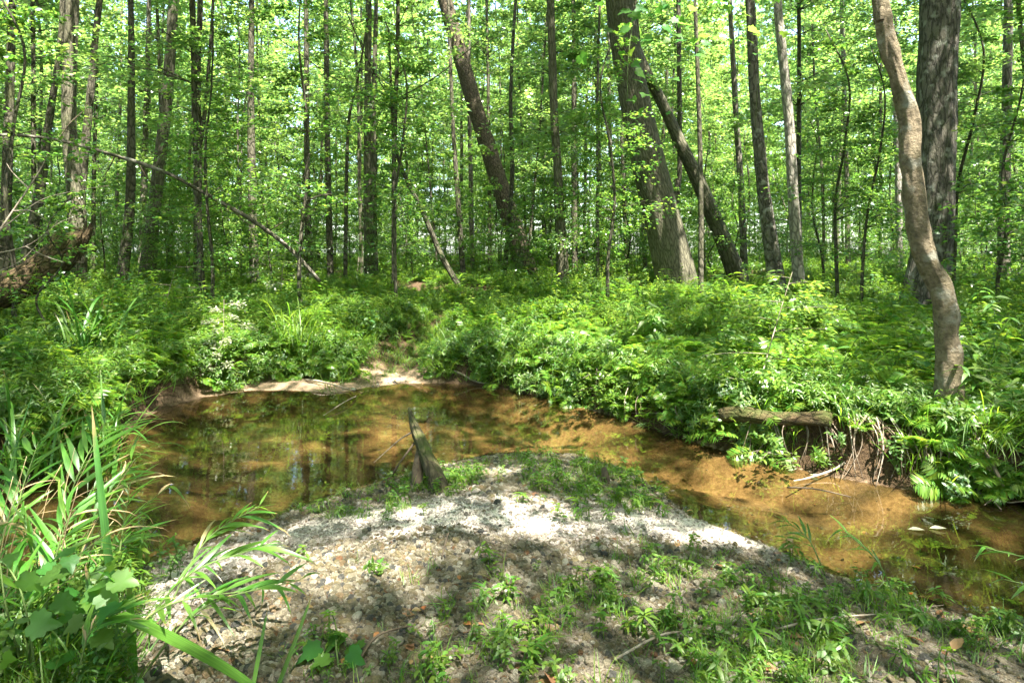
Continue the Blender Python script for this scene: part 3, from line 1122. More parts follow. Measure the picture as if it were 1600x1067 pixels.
def main_tree(pix, label, bark, depth=None, height=19., rough=.10, lean_y=0., crown=2700, sides=20, flare=.5, name='tree', limbs=7, zf=1., extra_down=.3):
    """pix: (x, y, width) in the photograph from the foot upwards"""
    bx, by, bw = pix[0]
    if depth is None:
        _, Y = hit(bx, by)
    else:
        Y = depth
    pts = [at(x_, y_, Y) for x_, y_, w in pix]
    rad = [w / FPX * Y / 2 for x_, y_, w in pix]
    g = HH(pts[0][0], pts[0][1])
    # foot goes into the ground
    foot = pts[0].copy()
    if depth is not None and foot[2] > g:
        d0 = norm(pts[0] - pts[1])
        d0[2] = min(d0[2], -.5)
        foot = pts[0] + d0 / -d0[2] * (foot[2] - g)
        foot[1] = Y
    foot[2] = min(foot[2], g)
    base = foot.copy()
    low = foot + np.array([0, 0, -extra_down])
    chain = [low, foot] + pts[1:]
    rr = [rad[0] * 1.05, rad[0]] + rad[1:]
    # on above the frame, straightening
    d = norm(pts[-1] - pts[-2])
    last, lr = pts[-1].copy(), rad[-1]
    Ht = height
    k = 0
    while last[2] < Ht:
        d = norm(d * .8 + np.array([0, 0, .25]) + np.array([rng.normal(0, .05), rng.normal(0, .05), 0]))
        last = last + d * 2.2
        lr = lr * .86
        chain.append(last.copy())
        rr.append(lr)
    chain = np.array(chain)
    chain[:, 1] += lean_y * np.maximum(chain[:, 2] - g, 0)
    S = spline(chain, 10)
    RS = np.interp(np.linspace(0, 1, len(S)), np.linspace(0, 1, len(rr)), rr)
    tb = MB()
    tube(tb, S, RS, sides, rough, 3.2 if zf == 1 else 1.6, int(bx), flare=flare, zf=zf)
    t = thing(name, label, 'tree', base)
    link('trunk', tb.mesh('trunk', M[bark], uv=True, origin=base), t)
    # limbs
    zs = S[:, 2]
    cb = MB()
    for i in range(limbs):
        z = Ht * rng.uniform(.70, .96)
        j = np.argmin(np.abs(zs - z))
        az = rng.uniform(0, 6.28)
        ln_ = rng.uniform(1.5, 3.2)
        tip = S[j] + np.array([math.cos(az) * ln_, math.sin(az) * ln_, ln_ * .6])
        mid = (S[j] + tip) / 2 + np.array([0, 0, -.15])
        mbb = MB()
        tube(mbb, spline([S[j], mid, tip], 4), np.linspace(RS[j] * .5, .012, 9), 6)
        link('limb', mbb.mesh('limb', M[bark], uv=True, origin=base), t)
    if crown:
        mbc = crown_for(S[-1], 3.0, crown)
        if mbc.V:
            link('crown', mbc.mesh('crown', M['leaf_tree'], smooth=False, origin=base), t)
    return t, S, RS


TREES = [
    ([(118, 452, 30), (120, 330, 25), (108, 200, 20), (111, 60, 19), (113, 0, 19)], 'tall straight grey tree rising just behind the broken rotten log', 'bark_olive', None),
    ([(228, 446, 25), (240, 335, 19), (258, 180, 17), (268, 60, 15), (272, 0, 15)], 'slightly leaning slim tree right of the broken log, its foot in white leaves', 'bark_olive', None),
    ([(6, 410, 16), (12, 250, 14), (16, 120, 12), (20, 0, 10)], 'thin tree cut by the left edge of the photo', 'bark_dark', 17),
    ([(120, 400, 14), (127, 300, 13), (140, 160, 11), (150, 50, 9)], 'thin tree leaning out behind the tall grey one beside the broken log', 'bark_dark', 19),
    ([(192, 425, 18), (203, 320, 14), (205, 180, 11), (204, 0, 8)], 'slim tree with a split foot between the grey tree and the slim leaning one', 'bark_dark', 18),
    ([(222, 405, 11), (226, 250, 9), (231, 100, 7), (233, 0, 6)], 'very thin pale stem just left of the slim leaning tree', 'bark_grey', 24),
    ([(309, 410, 13), (309, 240, 12), (309, 120, 9), (313, 0, 8)], 'forked slim tree whose thin second stem leaves it at mid height', 'bark_dark', 18),
    ([(397, 418, 14), (394, 300, 13), (392, 150, 10), (393, 0, 8)], 'upright slim tree where the long fallen sapling comes down', 'bark_dark', 19),
    ([(483, 408, 12), (480, 280, 9), (479, 130, 8), (478, 0, 6)], 'thin dark upright tree just right of the tip of the long fallen sapling', 'bark_dark', 21),
    ([(516, 414, 11), (512, 250, 9), (510, 60, 8), (509, 0, 7)], 'thin dark tree standing left of the dark earth mound', 'bark_dark', 20),
    ([(576, 412, 15), (575, 250, 14), (575, 120, 11), (576, 0, 9)], 'straight double tree behind the dark earth mound, the thicker stem', 'bark_olive', 19),
    ([(586, 410, 10), (583, 250, 9), (585, 120, 8), (588, 0, 6)], 'straight double tree behind the dark earth mound, the thinner stem', 'bark_olive', 20),
    ([(540, 413, 7), (541, 310, 6), (545, 190, 5), (560, 120, 3)], 'crooked thin sapling trunk standing on the dark earth mound', 'bark_dark', 19),
    ([(826, 432, 32), (775, 270, 26), (740, 160, 25), (712, 60, 23), (695, 0, 22)], 'brown plated tree leaning steeply to the left in mid forest', 'bark_brown', None),
    ([(881, 452, 19), (873, 290, 13), (866, 180, 13), (862, 60, 12), (860, 0, 12)], 'slim upright tree just right of the steeply leaning brown tree', 'bark_olive', None),
    ([(898, 402, 10), (897, 280, 9), (897, 140, 8), (896, 0, 6)], 'thin straight tree far behind the slim upright one', 'bark_dark', 24),
    ([(1060, 456, 60), (1042, 370, 56), (1015, 260, 51), (985, 120, 46), (968, 0, 43)], 'thickest trunk, olive grey and leaning left in the middle of the forest', 'bark_olive', None),
    ([(1140, 402, 29), (1098, 300, 22), (1062, 222, 19), (1034, 160, 17), (1000, 90, 15)], 'dark tree leaning left behind the thickest trunk', 'bark_olive', 19.5),
    ([(1095, 410, 9), (1095, 300, 8), (1092, 170, 7), (1087, 30, 6), (1086, 0, 5)], 'thin stem upright between the thickest trunk and the dark leaning one', 'bark_dark', 14),
    ([(1210, 416, 28), (1192, 290, 19), (1179, 140, 16), (1172, 0, 14)], 'shaggy grey tree leaning a little left, left one of the shaggy pair', 'bark_rough', 15),
    ([(1246, 412, 19), (1239, 300, 16), (1232, 180, 15), (1218, 40, 13), (1215, 0, 12)], 'pale shaggy tree with peeling light bark, right one of the shaggy pair', 'bark_pale', 15.5),
    ([(1440, 492, 62), (1457, 380, 52), (1462, 250, 52), (1464, 120, 53), (1468, 0, 56)], 'dark furrowed tree with pale lichen behind the curving tan trunk', 'bark_rough', None),
    ([(1568, 402, 19), (1569, 330, 16), (1572, 200, 14), (1576, 0, 12)], 'straight grey tree near the right edge of the photo', 'bark_grey', 19),
    ([(1484, 420, 8), (1482, 330, 8), (1480, 180, 8), (1474, 0, 7)], 'thin white barked tree glimpsed right of the dark furrowed tree', 'bark_pale', 24),
    ([(1405, 410, 10), (1402, 200, 10), (1393, 90, 10), (1385, 0, 9)], 'white sunlit stem behind the top of the curving tan trunk', 'bark_pale', 22),
    ([(738, 402, 7), (736, 300, 7), (733, 150, 6), (733, 0, 5)], 'thin pale stem rising left of the leaning brown tree at mid forest', 'bark_grey', 25),
    ([(722, 405, 9), (715, 300, 8), (708, 200, 6), (700, 0, 5)], 'thin dark stem curving left just beneath the leaning brown tree', 'bark_dark', 21),
    ([(790, 404, 8), (800, 280, 7), (798, 150, 6), (806, 0, 5)], 'thin tree half covered by the foot of the leaning brown tree', 'bark_dark', 22),
    ([(1050, 405, 10), (1058, 300, 9), (1062, 250, 8), (1060, 0, 7)], 'slim stem hidden behind the thickest trunk on its right', 'bark_dark', 22),
    ([(958, 405, 8), (956, 300, 7), (952, 180, 6), (950, 0, 5)], 'pale thin stem in the gap left of the thickest trunk', 'bark_pale', 25),
    ([(978, 407, 6), (975, 300, 6), (972, 200, 5), (985, 60, 4)], 'thin dark stem in the gap left of the thickest trunk', 'bark_dark', 22),
    ([(1162, 404, 12), (1158, 300, 10), (1150, 180, 9), (1140, 0, 7)], 'dim slim stem left of the shaggy pair of trees', 'bark_grey', 21),
    ([(40, 410, 18), (62, 300, 14), (75, 200, 11), (95, 60, 8)], 'dark tree leaning to the right at far left behind white twigs', 'bark_dark', 16),
    ([(1325, 403, 8), (1322, 250, 7), (1318, 100, 6), (1315, 0, 5)], 'slender distant stem in the bright gap left of the tan trunk', 'bark_grey', 27),
]
TREE_OBJ = []
for pix, lab, bk, dep in TREES:
    thin = pix[0][2] < 16
    TREE_OBJ.append(main_tree(pix, lab, bk, dep, height=rng.uniform(16, 21), crown=1400 if thin else 2700, sides=12 if thin else 22, limbs=4 if thin else 7,
                              rough=.16 if bk in ('bark_rough', 'bark_brown') else .10, flare=.10 if thin else .16))
TREE_OBJ.append(main_tree([(718, 450, 10), (690, 400, 8.5), (660, 330, 7.5), (635, 280, 6.5), (617, 230, 5.5), (613, 180, 4.5)], 'dead leaning stem, thin and dark, bending left across the bright gap at mid forest', 'bark_dark', None, height=7.0, crown=0, sides=9, limbs=4, flare=.1))
# second stem of the forked one
t, S, RS = TREE_OBJ[6]
mb = MB()
j = np.argmin(np.abs(S[:, 2] - at(0, 240, 18)[2]))
pp = [S[j], at(318, 190, 18), at(325, 120, 18), at(333, 0, 18), at(336, -160, 18)]
tube(mb, spline(pp, 6), np.linspace(RS[j] * .7, .03, 25), 8)
link('limb', mb.mesh('limb', M['bark_dark'], uv=True, origin=t.location), t)

# the curving tan tree at the water's edge, with its laid-bare roots
t, S, RS = main_tree([(1486, 662, 42), (1482, 600, 34), (1480, 540, 33), (1474, 465, 34), (1448, 405, 30), (1432, 340, 31), (1424, 260, 31), (1421, 190, 28), (1404, 125, 27), (1387, 70, 25), (1379, 20, 24), (1376, 0, 24)],
                     'curving tan trunk growing from the bank at the water on the right', 'bark_tan', None, height=14, rough=.40, crown=1400, sides=40, flare=.75, zf=2.6)
TAN = t
for i in range(14):
    a = rng.uniform(-2.9, .3)
    ln_ = rng.uniform(.3, .85)
    p0 = S[10] + np.array([0, 0, .06])
    pts = [p0]
    d = np.array([math.cos(a), math.sin(a)])
    for kk in range(1, 6):
        q = p0[:2] + d * ln_ * kk / 5 + rng.normal(0, .05, 2)
        gz = HH(q[0], q[1])
        pts.append(np.array([q[0], q[1], max(gz, -.05) + .03 + rng.uniform(-.02, .05)]))
    mb = MB()
    tube(mb, spline(pts, 5), np.linspace(.022, .005, 26) * rng.uniform(.6, 1.2), 6, .25, 3, i)
    link('root', mb.mesh('root', M['root'], origin=t.location), t)

# ------------------------------------------------------------------ slender trees of the forest beyond: copies
KIND = []
specs = [(17, .052, 2.5, 72, 118, .135, 1.9), (19, .066, 4.0, 82, 118, .14, 2.2), (15, .042, 1.6, 70, 112, .125, 1.7), (20, .08, 5.0, 78, 125, .145, 2.5), (13, .038, 1.0, 66, 105, .12, 1.6), (18, .058, 3.0, 74, 118, .135, 2.0)]
for i, (hh, r0, z0, ns_, nl, L, sl) in enumerate(specs):
    KIND.append(crown_tree(100 + i, hh, r0, z0, ns_, nl, L, sl, top_sparse=.95, barkmat=['bark_grey', 'bark_dark', 'bark_grey', 'bark_olive', 'bark_grey', 'bark_olive'][i]))


def tree_copy(name, km, x_, y_, label, cat, group, s=1., rz=0., tilt=(0, 0)):
    o = thing(name, label, cat, (x_, y_, HH(x_, y_) - .05), group, rz)
    o.rotation_euler = (tilt[0], tilt[1], rz)
    o.scale = (s, s, s)
    link('trunk', km[0], o)
    link('crown', km[1], o)
    return o


taken = [(t_[0].location.x, t_[0].location.y) for t_ in TREE_OBJ]
CLEAR = []          # keep the sight of the larger trunks open
for (pix_, lab_, bk_, dep_), (t_, S_, R_) in zip(TREES, TREE_OBJ):
    if pix_[0][2] >= 15:
        CLEAR.append((S_[(S_[:, 2] > 1.0) & (S_[:, 2] < 9)], pix_[0][2]))


def hides(x_, y_, w):
    p_ = 800 + x_ / y_ * FPX
    for S_, wd in CLEAR:
        if y_ < S_[0, 1] + .3:
            q_ = 800 + S_[:, 0] / S_[:, 1] * FPX
            if np.abs(q_ - p_).min() < wd * .5 + w / y_ * FPX:
                return True
    return False


spots = []
tries = 0
while len(spots) < 245 and tries < 20000:
    tries += 1
    y_ = 15 + 47 * rng.uniform(0, 1) ** .8
    x_ = rng.uniform(-1, 1) * (y_ * .86 + 3)
    md = 1.3 if y_ < 28 else 1.7
    if all((x_ - a) ** 2 + (y_ - b) ** 2 > md * md for a, b in spots) and all((x_ - a) ** 2 + (y_ - b) ** 2 > 1.1 for a, b in taken) and not hides(x_, y_, .45):
        spots.append((x_, y_))
BACK = ['slender tree far back in the forest, one of many thin upright stems', 'slim leafy tree in the middle distance, one of the many thin trunks']
MARKS = [(0, 'the left edge'), (118, 'the tall grey tree'), (228, 'the slim leaning tree'), (309, 'the forked slim tree'), (397, 'the fallen sapling'), (578, 'the double tree'), (720, 'the dead leaning stem'),
         (826, 'the leaning brown tree'), (1060, 'the thickest trunk'), (1246, 'the pale shaggy tree'), (1440, 'the curving tan trunk'), (1568, 'the straight right tree'), (1601, 'the right edge')]
NTH = ['first', 'second', 'third', 'fourth', 'fifth', 'sixth', 'seventh', 'eighth', 'ninth', 'tenth', 'eleventh', 'twelfth', 'thirteenth', 'fourteenth', 'fifteenth', 'sixteenth']


def placed(pts, what, near):
    """a label for each of the nearer ones by the trunks it stands between, counted from the left"""
    bins, out = {}, {}
    for i, (a, b) in enumerate(pts):
        p_ = 800 + a / b * FPX
        if b < near and 0 <= p_ < 1600:
            j = max(k_ for k_, m_ in enumerate(MARKS) if m_[0] <= p_)
            bins.setdefault(j, []).append((p_, i))
    for j, l in bins.items():
        for r_, (p_, i) in enumerate(sorted(l)):
            gap_ = MARKS[j][1] + ' and ' + MARKS[min(j + 1, len(MARKS) - 1)][1]
            out[i] = ('only ' + what if len(l) == 1 else NTH[min(r_, 15)] + ' ' + what + ' from the left') + ' between ' + gap_
    return out


LAB = placed(spots, 'slim tree', 30)
for i, (x_, y_) in enumerate(spots):
    far_ = y_ > 30
    tree_copy('slender_tree', KIND[int(rng.integers(0, 6))], x_, y_, LAB.get(i, BACK[1]) if not far_ else BACK[0], 'tree', 'thin trees far back in the forest' if far_ else 'thin trees of the middle distance',
              rng.uniform(.8, 1.25), rng.uniform(0, 6.28), tuple(rng.normal(0, .035, 2)))

# saplings of the understorey: leafy from the ground up
SAP = []
for i, (hh, r0, z0, ns_, nl, L, sl) in enumerate([(5.5, .035, .9, 44, 60, .095, 1.35), (4.0, .025, .6, 36, 60, .085, 1.1), (7.0, .045, 1.4, 52, 62, .10, 1.6), (2.6, .018, .4, 26, 46, .08, .85)]):
    SAP.append(crown_tree(200 + i, hh, r0, z0, ns_, nl, L, sl, shape=HEX, leafmat='leaf_tree', barkmat='bark_dark', sides=6))
sp2 = []
tries = 0
while len(sp2) < 130 and tries < 20000:
    tries += 1
    y_ = 12.5 + 26 * rng.uniform(0, 1) ** 1.0
    x_ = rng.uniform(-1, 1) * (y_ * .86 + 2)
    pxx = 800 + x_ / y_ * 1000
    if (y_ < 15 and pxx < 520) or y_ < 16 and (540 < pxx < 1260 or 1400 < pxx < 1530):
        continue
    if all((x_ - a) ** 2 + (y_ - b) ** 2 > 1.7 for a, b in sp2) and all((x_ - a) ** 2 + (y_ - b) ** 2 > .5 for a, b in taken) and not hides(x_, y_, 1.0):
        sp2.append((x_, y_))
LAB2 = placed(sp2, 'sapling', 22)
for i, (x_, y_) in enumerate(sp2):
    tree_copy('sapling', SAP[int(rng.integers(0, 4))], x_, y_, LAB2.get(i, 'young leafy sapling half hidden among the thin trunks of the middle distance'), 'sapling', 'saplings of the understorey',
              rng.uniform(.75, 1.2), rng.uniform(0, 6.28), tuple(rng.normal(0, .06, 2)))

# far wood that reads as one mass
mbs = []
for tm, cm in KIND[:4]:
    mm = MB()
    for src in (tm, cm):
        V = np.empty(len(src.vertices) * 3)
        src.vertices.foreach_get('co', V)
    mbs.append(cm)
fn = 330
fy = 50 + 68 * rng.uniform(0, 1, fn) ** .9
fx = rng.uniform(-1, 1, fn) * (fy * .95 + 10)
scatter('distant_forest', [proto('crown_source', m) for m in mbs], np.stack([fx, fy, H(fx, fy) - 2.5], -1), np.stack([np.zeros(fn), np.zeros(fn), rng.uniform(0, 6.28, fn)], -1),
        s3(rng.uniform(1.3, 2.1, fn), rng.uniform(.9, 1.3, fn)), rng.integers(0, len(mbs), fn))

# the wood beside and behind the viewer
sx_ = rng.uniform(-48, 48, 900)
sy_ = rng.uniform(-45, 16, 900)
k = (np.hypot(sx_, sy_ - 4) > 14.5) & ((sy_ < 0) | (np.abs(sx_) > .92 * sy_ + 5))
sx_, sy_ = sx_[k][:190], sy_[k][:190]
n = len(sx_)
scatter('surrounding_forest', [proto('crown_source', m) for m in mbs], np.stack([sx_, sy_, H(sx_, sy_) - 2.5], -1), np.stack([np.zeros(n), np.zeros(n), rng.uniform(0, 6.28, n)], -1),
        s3(rng.uniform(1.2, 1.8, n), rng.uniform(.7, .85, n)), rng.integers(0, len(mbs), n))

# the canopy overhead and behind the viewer
mb = MB()
nc = 7200
c = np.stack([rng.uniform(-17, 19, nc), rng.uniform(-15, 16, nc), rng.uniform(9.5, 20, nc)], -1)
C = np.repeat(c, 46, axis=0) + rng.normal(0, 1, (nc * 46, 3)) * np.array([.55, .55, .22])
C = C[rng.uniform(0, 1, len(C)) > lit(C)]
vis_px, vis_py = to_px(C[:, 0], C[:, 1], C[:, 2])
leaves_at(mb, QUAD, C, rng.normal(0, 1, C.shape), .20 * rng.uniform(.7, 1.3, len(C)))
tag(link('forest_canopy', mb.mesh('forest_canopy', M['leaf_tree'], smooth=False)), kind='stuff')

# ------------------------------------------------------------------ undergrowth
def fern_mesh(seed, nf=8, L=.5):
    r = np.random.default_rng(seed)
    mb = MB()
    for f in range(nf):
        az = f / nf * 6.283 + r.normal(0, .3)
        ll = L * r.uniform(.7, 1.15)
        el = r.uniform(.7, 1.25)
        m_ = 15
        t = np.linspace(0, 1, m_)
        rad = ll * (np.sin(t * 1.3) * math.cos(el) * 1.0 + .12 * t)
        z = ll * (math.sin(el) * t - .55 * t ** 2.2)
        d = np.array([math.cos(az), math.sin(az)])
        Pm = np.stack([d[0] * rad, d[1] * rad, z], -1)
        tan = norm(np.gradient(Pm, axis=0))
        side = np.array([-d[1], d[0], 0])
        up = norm(np.cross(tan, np.broadcast_to(side, tan.shape)))
        up = np.where(up[:, 2:] < 0, -up, up)
        for sgn in (1, -1):
            k = np.arange(2, m_)
            w = ll * .26 * np.sin(np.pi * (.18 + .82 * t[k])) ** .8 + .012
            dd = side * sgn + tan[k] * .45 + r.normal(0, .06, (len(k), 3)) - np.array([0, 0, .12])
            shape = leaf_shape(1, .24, 3, .1, .18, .35)
            mb.stamp(shape, frames(dd, up[k] + r.normal(0, .15, (len(k), 3))), Pm[k], w)
        tube(mb, Pm[::3], np.linspace(.004, .0015, len(Pm[::3])), 3, cap=False)
    return mb.mesh('fern', M['fern'], smooth=False)


def herb_mesh(seed, hgt=.45, nst=4, Lf=.075, Wf=.5, mat='herb', pairs=6, lance=False, lean=.35):
    r = np.random.default_rng(seed)
    mb = MB()
    sh = leaf_shape(1, .26, 4, .12, .45, .35) if lance else leaf_shape(1, Wf, 3, .15, .3, .4)
    for s_ in range(nst):
        a = r.uniform(0, 6.28)
        top = np.array([math.cos(a), math.sin(a), 0]) * hgt * lean * r.uniform(.2, 1.2) + np.array([0, 0, hgt * r.uniform(.6, 1.1)])
        b0 = np.array([r.normal(0, .05), r.normal(0, .05), -.02])
        mid = (b0 + top) / 2 + np.array([0, 0, .06])
        S = spline([b0, mid, top], 6)
        tube(mb, S[::2], .003, 3, cap=False)
        t = np.linspace(.25, 1, pairs)
        P = np.stack([np.interp(t, np.linspace(0, 1, len(S)), S[:, i]) for i in range(3)], -1)
        az = a + np.arange(pairs) * 1.9 + r.normal(0, .3, pairs)
        for o in (0, np.pi):
            d = np.stack([np.cos(az + o), np.sin(az + o), r.uniform(-.1, .5, pairs)], -1)
            mb.stamp(sh, frames(d, np.array([0, 0, 1.]) + r.normal(0, .25, (pairs, 3))), P, Lf * r.uniform(.7, 1.25, pairs) * (2.0 if lance else 1.2))
    return mb.mesh('herb', M[mat], smooth=False)


def grass_mesh(seed, nb=22, L=.3, W=.008, mat='grass', spread=.06, curve=1.):
    r = np.random.default_rng(seed)
    mb = MB()
    for b_ in range(nb):
        az = r.uniform(0, 6.28)
        el = r.uniform(.75, 1.5)
        ll = L * r.uniform(.5, 1.2)
        t = np.linspace(0, 1, 6)
        d = np.array([math.cos(az), math.sin(az)])
        cv = curve * r.uniform(.3, 1.1)
        ang = el - cv * t * 1.5
        seg = ll / 5
        rad = np.concatenate([[0], np.cumsum(np.cos(ang[:-1]) * seg)])
        z = np.concatenate([[0], np.cumsum(np.sin(ang[:-1]) * seg)])
        o = r.normal(0, spread, 2)
        P = np.stack([o[0] + d[0] * rad, o[1] + d[1] * rad, z - .02], -1)
        side = np.array([-d[1], d[0], 0])
        w = W * np.array([.7, 1, 1, .85, .55, .08])[:, None] * .5
        V = np.concatenate([P - side * w, P + side * w])
        Q = [(i, i + 1, i + 7, i + 6) for i in range(5)]
        mb.add(V, Q)
    return mb.mesh('grass', M[mat], smooth=False)


FERN = [fern_mesh(300 + i, 7 + i % 3, .56) for i in range(4)]
HERB = [herb_mesh(320, .42, 6, .046, pairs=8), herb_mesh(321, .34, 7, .042, .55, 'herb_dark', pairs=7), herb_mesh(322, .46, 7, .05, mat='grass', lance=True, pairs=8), herb_mesh(323, .38, 8, .042, mat='herb', lance=True, lean=.7, pairs=8), herb_mesh(324, .28, 8, .038, .6, 'herb', pairs=6)]
HERB2 = [herb_mesh(326, .34, 7, .04, .6, 'lime_leaf', pairs=7), herb_mesh(327, .36, 8, .05, mat='lime_leaf', lance=True, lean=.6, pairs=7)]
TALL = [herb_mesh(360, .75, 3, .085, .5, 'herb', 8), herb_mesh(361, .85, 4, .075, mat='grass', lance=True, pairs=10), herb_mesh(362, .7, 3, .10, .6, 'herb_dark', 6), herb_mesh(363, .8, 4, .06, .5, 'lime_leaf', 9)]
LOW = [herb_mesh(330, .14, 4, .035, .6, 'herb', 3), herb_mesh(331, .12, 4, .035, .5, 'grass', 3, True), herb_mesh(332, .10, 3, .03, .6, 'lime_leaf', 3)]
GRS = [grass_mesh(340 + i, 24, .34) for i in range(3)]
TUFT = [grass_mesh(350 + i, 12, .15, .005, 'grass', .03) for i in range(3)]


def bank_points(n, x0, x1, y0, y1):
    x = rng.uniform(x0, x1, n)
    y = rng.uniform(y0, y1, n)
    h, ins, ns, fs, df, dn, pth = land(x, y)
    return x, y, h, fs, df, pth


x, y, h, fs, df, pth = bank_points(34000, -13, 13, 4.3, 18)
vis = np.abs(x) < y * .92 + .6
sandbar_ = np.exp(-((x + 2.95) / .8) ** 2) * (df < .75) * (y < 10.5) + np.exp(-((x + 1.6) / .75) ** 2) * (df < 1.2)
p = fs * vis * (1 - np.clip(pth * 1.25, 0, .97) * (y < 9.6)) * (1 - np.clip(sandbar_ * 1.3, 0, 1)) * (df > .05)
p = p * (1 - .6 * (poly_dist(x, y, [(1.85, 5.85), (2.75, 5.25)]) < .22))
mound = np.exp(-(((x + 2.2) / 3.0) ** 2 + ((y - 16.8) / 1.0) ** 2))
p = p * (1 - .85 * mound)
k = rng.uniform(0, 1, len(x)) < p
x, y, h, df, pth = x[k], y[k], h[k], df[k], pth[k]
fz = fbm2(x * .55, y * .55, 71)
gap = .30 + .70 * sstep(.36, .56, fbm2(x * 1.1, y * 1.1, 75))
k = rng.uniform(0, 1, len(x)) < gap
x, y, h, df, fz, pth = x[k], y[k], h[k], df[k], fz[k], pth[k]
isf = rng.uniform(0, 1, len(x)) < np.where(x > -.3, .70, .40) * sstep(.3, .6, fz) * 1.6
near_scale = .90 * np.clip(.62 + df * .4, .55, .92) * (1 - .25 * sstep(10, 14, y)) * (1 - .55 * np.clip(pth * 1.3, 0, 1))
kf = isf & (rng.uniform(0, 1, len(x)) < .55)
n = kf.sum()
scatter('fern_undergrowth', [proto('fern_source', m) for m in FERN], np.stack([x[kf], y[kf], h[kf] + .02], -1), rvec(n, .16), s3(rng.uniform(.6, 1.15, n) * near_scale[kf]), rng.integers(0, 4, n))
kh = ~isf
n = kh.sum()
pick = np.where(rng.uniform(0, 1, n) < sstep(.4, .6, fbm2(x[kh] * .8, y[kh] * .8, 72)), rng.integers(0, 2, n), rng.integers(2, 5, n))
pick = np.where(rng.uniform(0, 1, n) < .8 * sstep(.52, .66, fbm2(x[kh] * .7, y[kh] * .7, 76)), 5 + rng.integers(0, 2, n), pick)
scatter('leafy_undergrowth', [proto('herb_source', m) for m in HERB + HERB2], np.stack([x[kh], y[kh], h[kh]], -1), rvec(n, .2), s3(np.exp(rng.normal(-.12, .28, n)) * near_scale[kh]), pick)
# taller weeds and big ferns standing out of it
q = (rng.uniform(0, 1, len(x)) < .10 * sstep(.40, .62, fbm2(x * .9 + 5, y * .9, 77)) + .012) & (df > .35) & (pth < .3)
n = q.sum()
scatter('tall_weeds', [proto('weed_source', m) for m in TALL + FERN], np.stack([x[q], y[q], h[q]], -1), rvec(n, .22), s3(rng.uniform(.8, 1.5, n) * np.clip(near_scale[q], .7, 1)), rng.integers(0, 8, n))
# grass among it, thick along the water's edge
x, y, h, fs, df, pth = bank_points(9000, -9, 9, 4.3, 15)
p = fs * (np.abs(x) < y * .92 + .6) * (.25 + .75 * np.exp(-df / .7) * (x > -1)) * (df > .06) * (1 - .75 * np.exp(-((x + 2.95) / .8) ** 2) * (df < .75)) + 1.6 * pth * fs * (df > .5) * (y < 15)
k = rng.uniform(0, 1, len(x)) < p
n = k.sum()
scatter('bank_grass', [proto('grass_source', m) for m in GRS], np.stack([x[k], y[k], h[k]], -1), rvec(n, .25), s3(rng.uniform(.5, 1.15, n) * np.where(pth[k] > .5, .62, 1)), rng.integers(0, 3, n))
# shrubs and herbs of the floor further back
fy = 15 + 45 * rng.uniform(0, 1, 9000) ** 1.25
fx = rng.uniform(-1, 1, 9000) * (fy * .9 + 1)
k = rng.uniform(0, 1, 9000) > .8 * np.exp(-(((fx + 2.2) / 3.0) ** 2 + ((fy - 16.8) / 1.2) ** 2))
fx, fy = fx[k], fy[k]
n = len(fx)
scatter('woodland_ground_cover', [proto('herb_source', m) for m in HERB + FERN[:2]], np.stack([fx, fy, H(fx, fy)], -1), rvec(n, .2), s3(rng.uniform(.6, 1.2, n)), rng.integers(0, 7, n))
fy = 17 + 62 * rng.uniform(0, 1, 1000)
fx = rng.uniform(-1, 1, 1000) * (fy * .9 + 2)
n = len(fx)
scatter('woodland_shrubs', [proto('shrub_source', m[1]) for m in SAP], np.stack([fx, fy, H(fx, fy) - .5], -1), rvec(n, .1), s3(rng.uniform(.45, .85, n)), rng.integers(0, 4, n))

# plants of the gravel bar
x, y, h, dn, df = bar_points(26000)
px, py = to_px(x, y, h)


def blob(cx, cy_, rx, ry):
    return np.exp(-(((px - cx) / rx) ** 2 + ((py - cy_) / ry) ** 2))


g = np.maximum.reduce([blob(900, 755, 140, 30), .8 * blob(560, 790, 90, 22), .8 * blob(700, 755, 80, 25), .9 * blob(1000, 780, 70, 28), .8 * blob(1000, 960, 260, 70), 1.1 * blob(1350, 970, 240, 80),
                       1.5 * blob(1530, 1030, 260, 75), 1.2 * blob(1300, 1050, 260, 50), .6 * blob(850, 1010, 150, 60), .5 * blob(600, 1050, 150, 40), .35 * blob(1250, 900, 100, 40), .9 * blob(1150, 1050, 200, 50), .3 * blob(800, 900, 80, 30)])
g = g * sstep(.35, .6, fbm2(x * 2.6, y * 2.6, 81))
k = rng.uniform(0, 1, len(x)) < g * .62
n = k.sum()
scatter('bar_weeds', [proto('weed_source', m) for m in TUFT + LOW], np.stack([x[k], y[k], h[k]], -1), rvec(n, .25), s3(rng.uniform(.3, .9, n)), np.where(rng.uniform(0, 1, n) < .6, rng.integers(0, 3, n), rng.integers(3, 6, n)))
# sunken leaves and bits of stick on the bed
bx_, by_ = rng.uniform(-4.2, 5, 5200), rng.uniform(2.9, 9.2, 5200)
bh, bi, b1, b2, b3, b4, b5 = land(bx_, by_)
k = bi & (rng.uniform(0, 1, len(bx_)) < .12 + .8 * sstep(.5, .66, fbm2(bx_ * 1.5, by_ * 2.2, 91)))
BEDL = (bx_[k], by_[k], bh[k])
